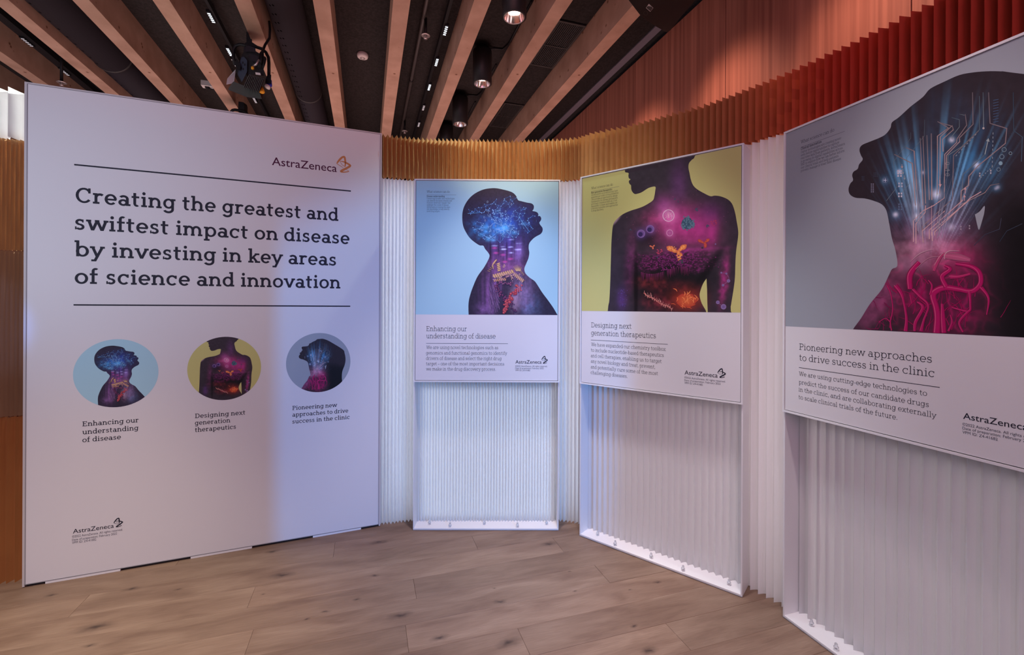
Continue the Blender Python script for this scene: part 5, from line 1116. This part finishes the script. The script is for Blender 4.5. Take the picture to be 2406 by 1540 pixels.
part8('lamp_housing', [(470, 320), (560, 335), (760, 455), (800, 475), (812, 505), (800, 560), (765, 660), (780, 760), (540, 735), (510, 720), (430, 860), (345, 690), (390, 560), (430, 470), (462, 400)], -.10, .14, M['blackm'])
part8('top_panel', [(480, 325), (520, 300), (640, 335), (650, 400), (560, 395), (480, 400)], -.115, -.10, M['duct'])
part8('rear_cylinder', [(530, 470), (555, 440), (620, 435), (690, 470), (715, 520), (680, 560), (600, 540)], -.125, -.10, M['duct'])
hs_ = part8('heat_sink', [(545, 735), (775, 800), (700, 1010), (460, 925)], -.10, .0, M['dark'])
for k in range(10):
    t = k / 9.5; x0, y0 = 548 + 222 * t, 745 + 62 * t; x1, y1 = 466 + 232 * t, 930 + 78 * t; w_ = 6
    part8('cooling_fin', [(x0 - w_, y0), (x0 + w_, y0 + 2), (x1 + w_, y1 + 2), (x1 - w_, y1)], -.118, -.10, M['dark'], sl)
part8('side_plate', [(432, 480), (470, 470), (520, 530), (515, 700), (440, 850), (380, 740), (392, 600)], -.112, -.10, mat('bluish_black_plate', (.03, .04, .065), .5))
for x, y in ((455, 560), (483, 590), (430, 640), (460, 655)): part8('vent_slot', [(x - 9, y - 18), (x + 9, y - 12), (x + 7, y + 20), (x - 11, y + 13)], -.1135, -.112, M['black'])
fl_ = [R_(sp3(342, 660, .10)), R_(sp3(338, 700, .06)), R_(sp3(318, 845, .02)), R_(sp3(300, 868, .01)), R_(sp3(204, 888, -.04)), R_(sp3(218, 800, -.02))]
th_ = Vector((0, .004, 0)); mesh('barn_door', fl_ + [tuple(Vector(v) + th_) for v in fl_], [(0, 1, 2, 3, 4, 5), (11, 10, 9, 8, 7, 6)] + [(i, i + 6, (i + 1) % 6 + 6, (i + 1) % 6) for i in range(6)], M['frame'], sl)['label'] = 'brightly lit pale flap'
part8('barn_door', [(290, 868), (312, 845), (440, 895), (700, 1005), (730, 1060), (735, 1110), (510, 1080), (235, 970), (236, 945)], .0, .004, mat('grey_flap', (.05, .048, .046), .6))
part8('barn_door', [(705, 1010), (770, 1020), (738, 1100)], .02, .024, mat('rust_flap', (.06, .02, .015), .6))
part8('bracket', [(318, 560), (360, 500), (420, 600), (415, 680), (372, 668)], -.125, -.11, M['black'])
part8('knob', [(815, 760), (840, 742), (880, 745), (878, 835), (880, 880), (790, 870), (795, 815)], -.05, .03, M['black'])
MB().tube([R_(sp3(846, 830, -.01)), R_(sp3(850, 905, -.02))], .020, 14).build('blue_plug', M['blue'], sl, True)
MB().tube([R_(sp3(835, 912, -.03)), R_(sp3(820, 935, -.035))], [.019, .021], 14).build('plug_end', M['offwhite'], sl, True)
MB().tube([R_(sp3(742, 935, .0)), R_(sp3(742, 1000, -.02))], [.010, .019], 12).build('yellow_plug', M['yellow'], sl, True)
MB().tube([R_(sp3(598, 630, -.13)), R_(sp3(604, 655, -.135))], .010, 10).build('yellow_connector', M['yellow'], sl, True)
MB().tube([R_(sp3(700, 520, -.13)), R_(sp3(655, 585, -.14)), R_(sp3(610, 615, -.13))], .008, 8).build('grey_lead', M['steel'], sl, True)
part8('label_plate', [(640, 705), (715, 715), (725, 750), (648, 740)], -.125, -.118, M['offwhite'])
up = [R_(sp3(850, -60, .05)), R_(sp3(862, 60, .03)), R_(sp3(855, 190, .02)), R_(sp3(790, 290)), R_(sp3(760, 360, -.05)), R_(sp3(740, 440, -.10)), R_(sp3(720, 560, -.13))]
MB().tube(up, .009, 8).build('cable', M['black'], sl, True)
for dx in (-55, -30, 25): MB().tube([R_(sp3(775, 330, -.03)), R_(sp3(745 + dx * .6, 420, -.10)), R_(sp3(745 + dx, 520, -.13)), R_(sp3(740 + dx * .9, 640, -.13))], .004, 6).build('cable', M['black'], sl, True)
# second one, mostly hidden behind the sign
b2_ = at_z(566, 239, 3.60); s2 = empty('stage_light', b2_, 0, 'second stage light, only its clamp and yoke show above the large sign', 'stage light', 'stage lights')
def l2(x, y): return tuple(at_y(500 + x / 6.418, 60 + y / 6.418, b2_.y) - b2_)
MB().tube([l2(262, 1500), l2(268, 1310), l2(300, 1276), l2(340, 1272), l2(420, 1285), l2(490, 1305), l2(520, 1330), l2(530, 1500)], .014, 10).build('yoke', M['black'], s2, True)
pp = [l2(x, y) for x, y in ((388, 1145), (462, 1158), (474, 1200), (472, 1295), (516, 1318), (510, 1345), (380, 1300))]
mesh('hook_clamp', pp + [tuple(Vector(v) + Vector((0, .06, 0))) for v in pp], [tuple(range(7)), tuple(range(13, 6, -1))] + [(i, i + 7, (i + 1) % 7 + 7, (i + 1) % 7) for i in range(7)], M['black'], s2)
q_ = [l2(x, y) for x, y in ((250, 1420), (540, 1420), (560, 1640), (235, 1640))]
mesh('lamp_housing', [tuple(Vector(v) + Vector((0, -.08, 0))) for v in q_] + [tuple(Vector(v) + Vector((0, .12, 0))) for v in q_], [(0, 1, 2, 3), (7, 6, 5, 4)] + [(i, i + 4, (i + 1) % 4 + 4, (i + 1) % 4) for i in range(4)], M['blackm'], s2)
# light the ceiling fittings give
lamp('stage_light_beam', 'SPOT', sp3(362, 770, -.06), (-2.75, 2.40, 2.62), 560, (0.923, 1.000, 0.923), .02, 80, 1)
for nm, px, py in (('can_light_beam', 1208, 42), ('can_light_beam', 1133, 198), ('can_light_beam', 1081, 293)):
    p = at_z(px, py, 3.515); lamp(nm, 'SPOT', p, p - Vector((0, 0, 1)), 57, (.8, 1, 1), .04, 95, .5)
# wall washers above the timber wall
for Yw in (5.2, 4.1, 3.15, 2.25):
    p = w0 + wdir * ((Yw - 2.0) / wdir.y); q_ = p - wn * .75
    lamp('wall_washer', 'SPOT', (q_.x, q_.y, 3.54), (p.x, p.y, 2.7), 48, (1.000, 0.58, 0.44), .10, 68, 1)
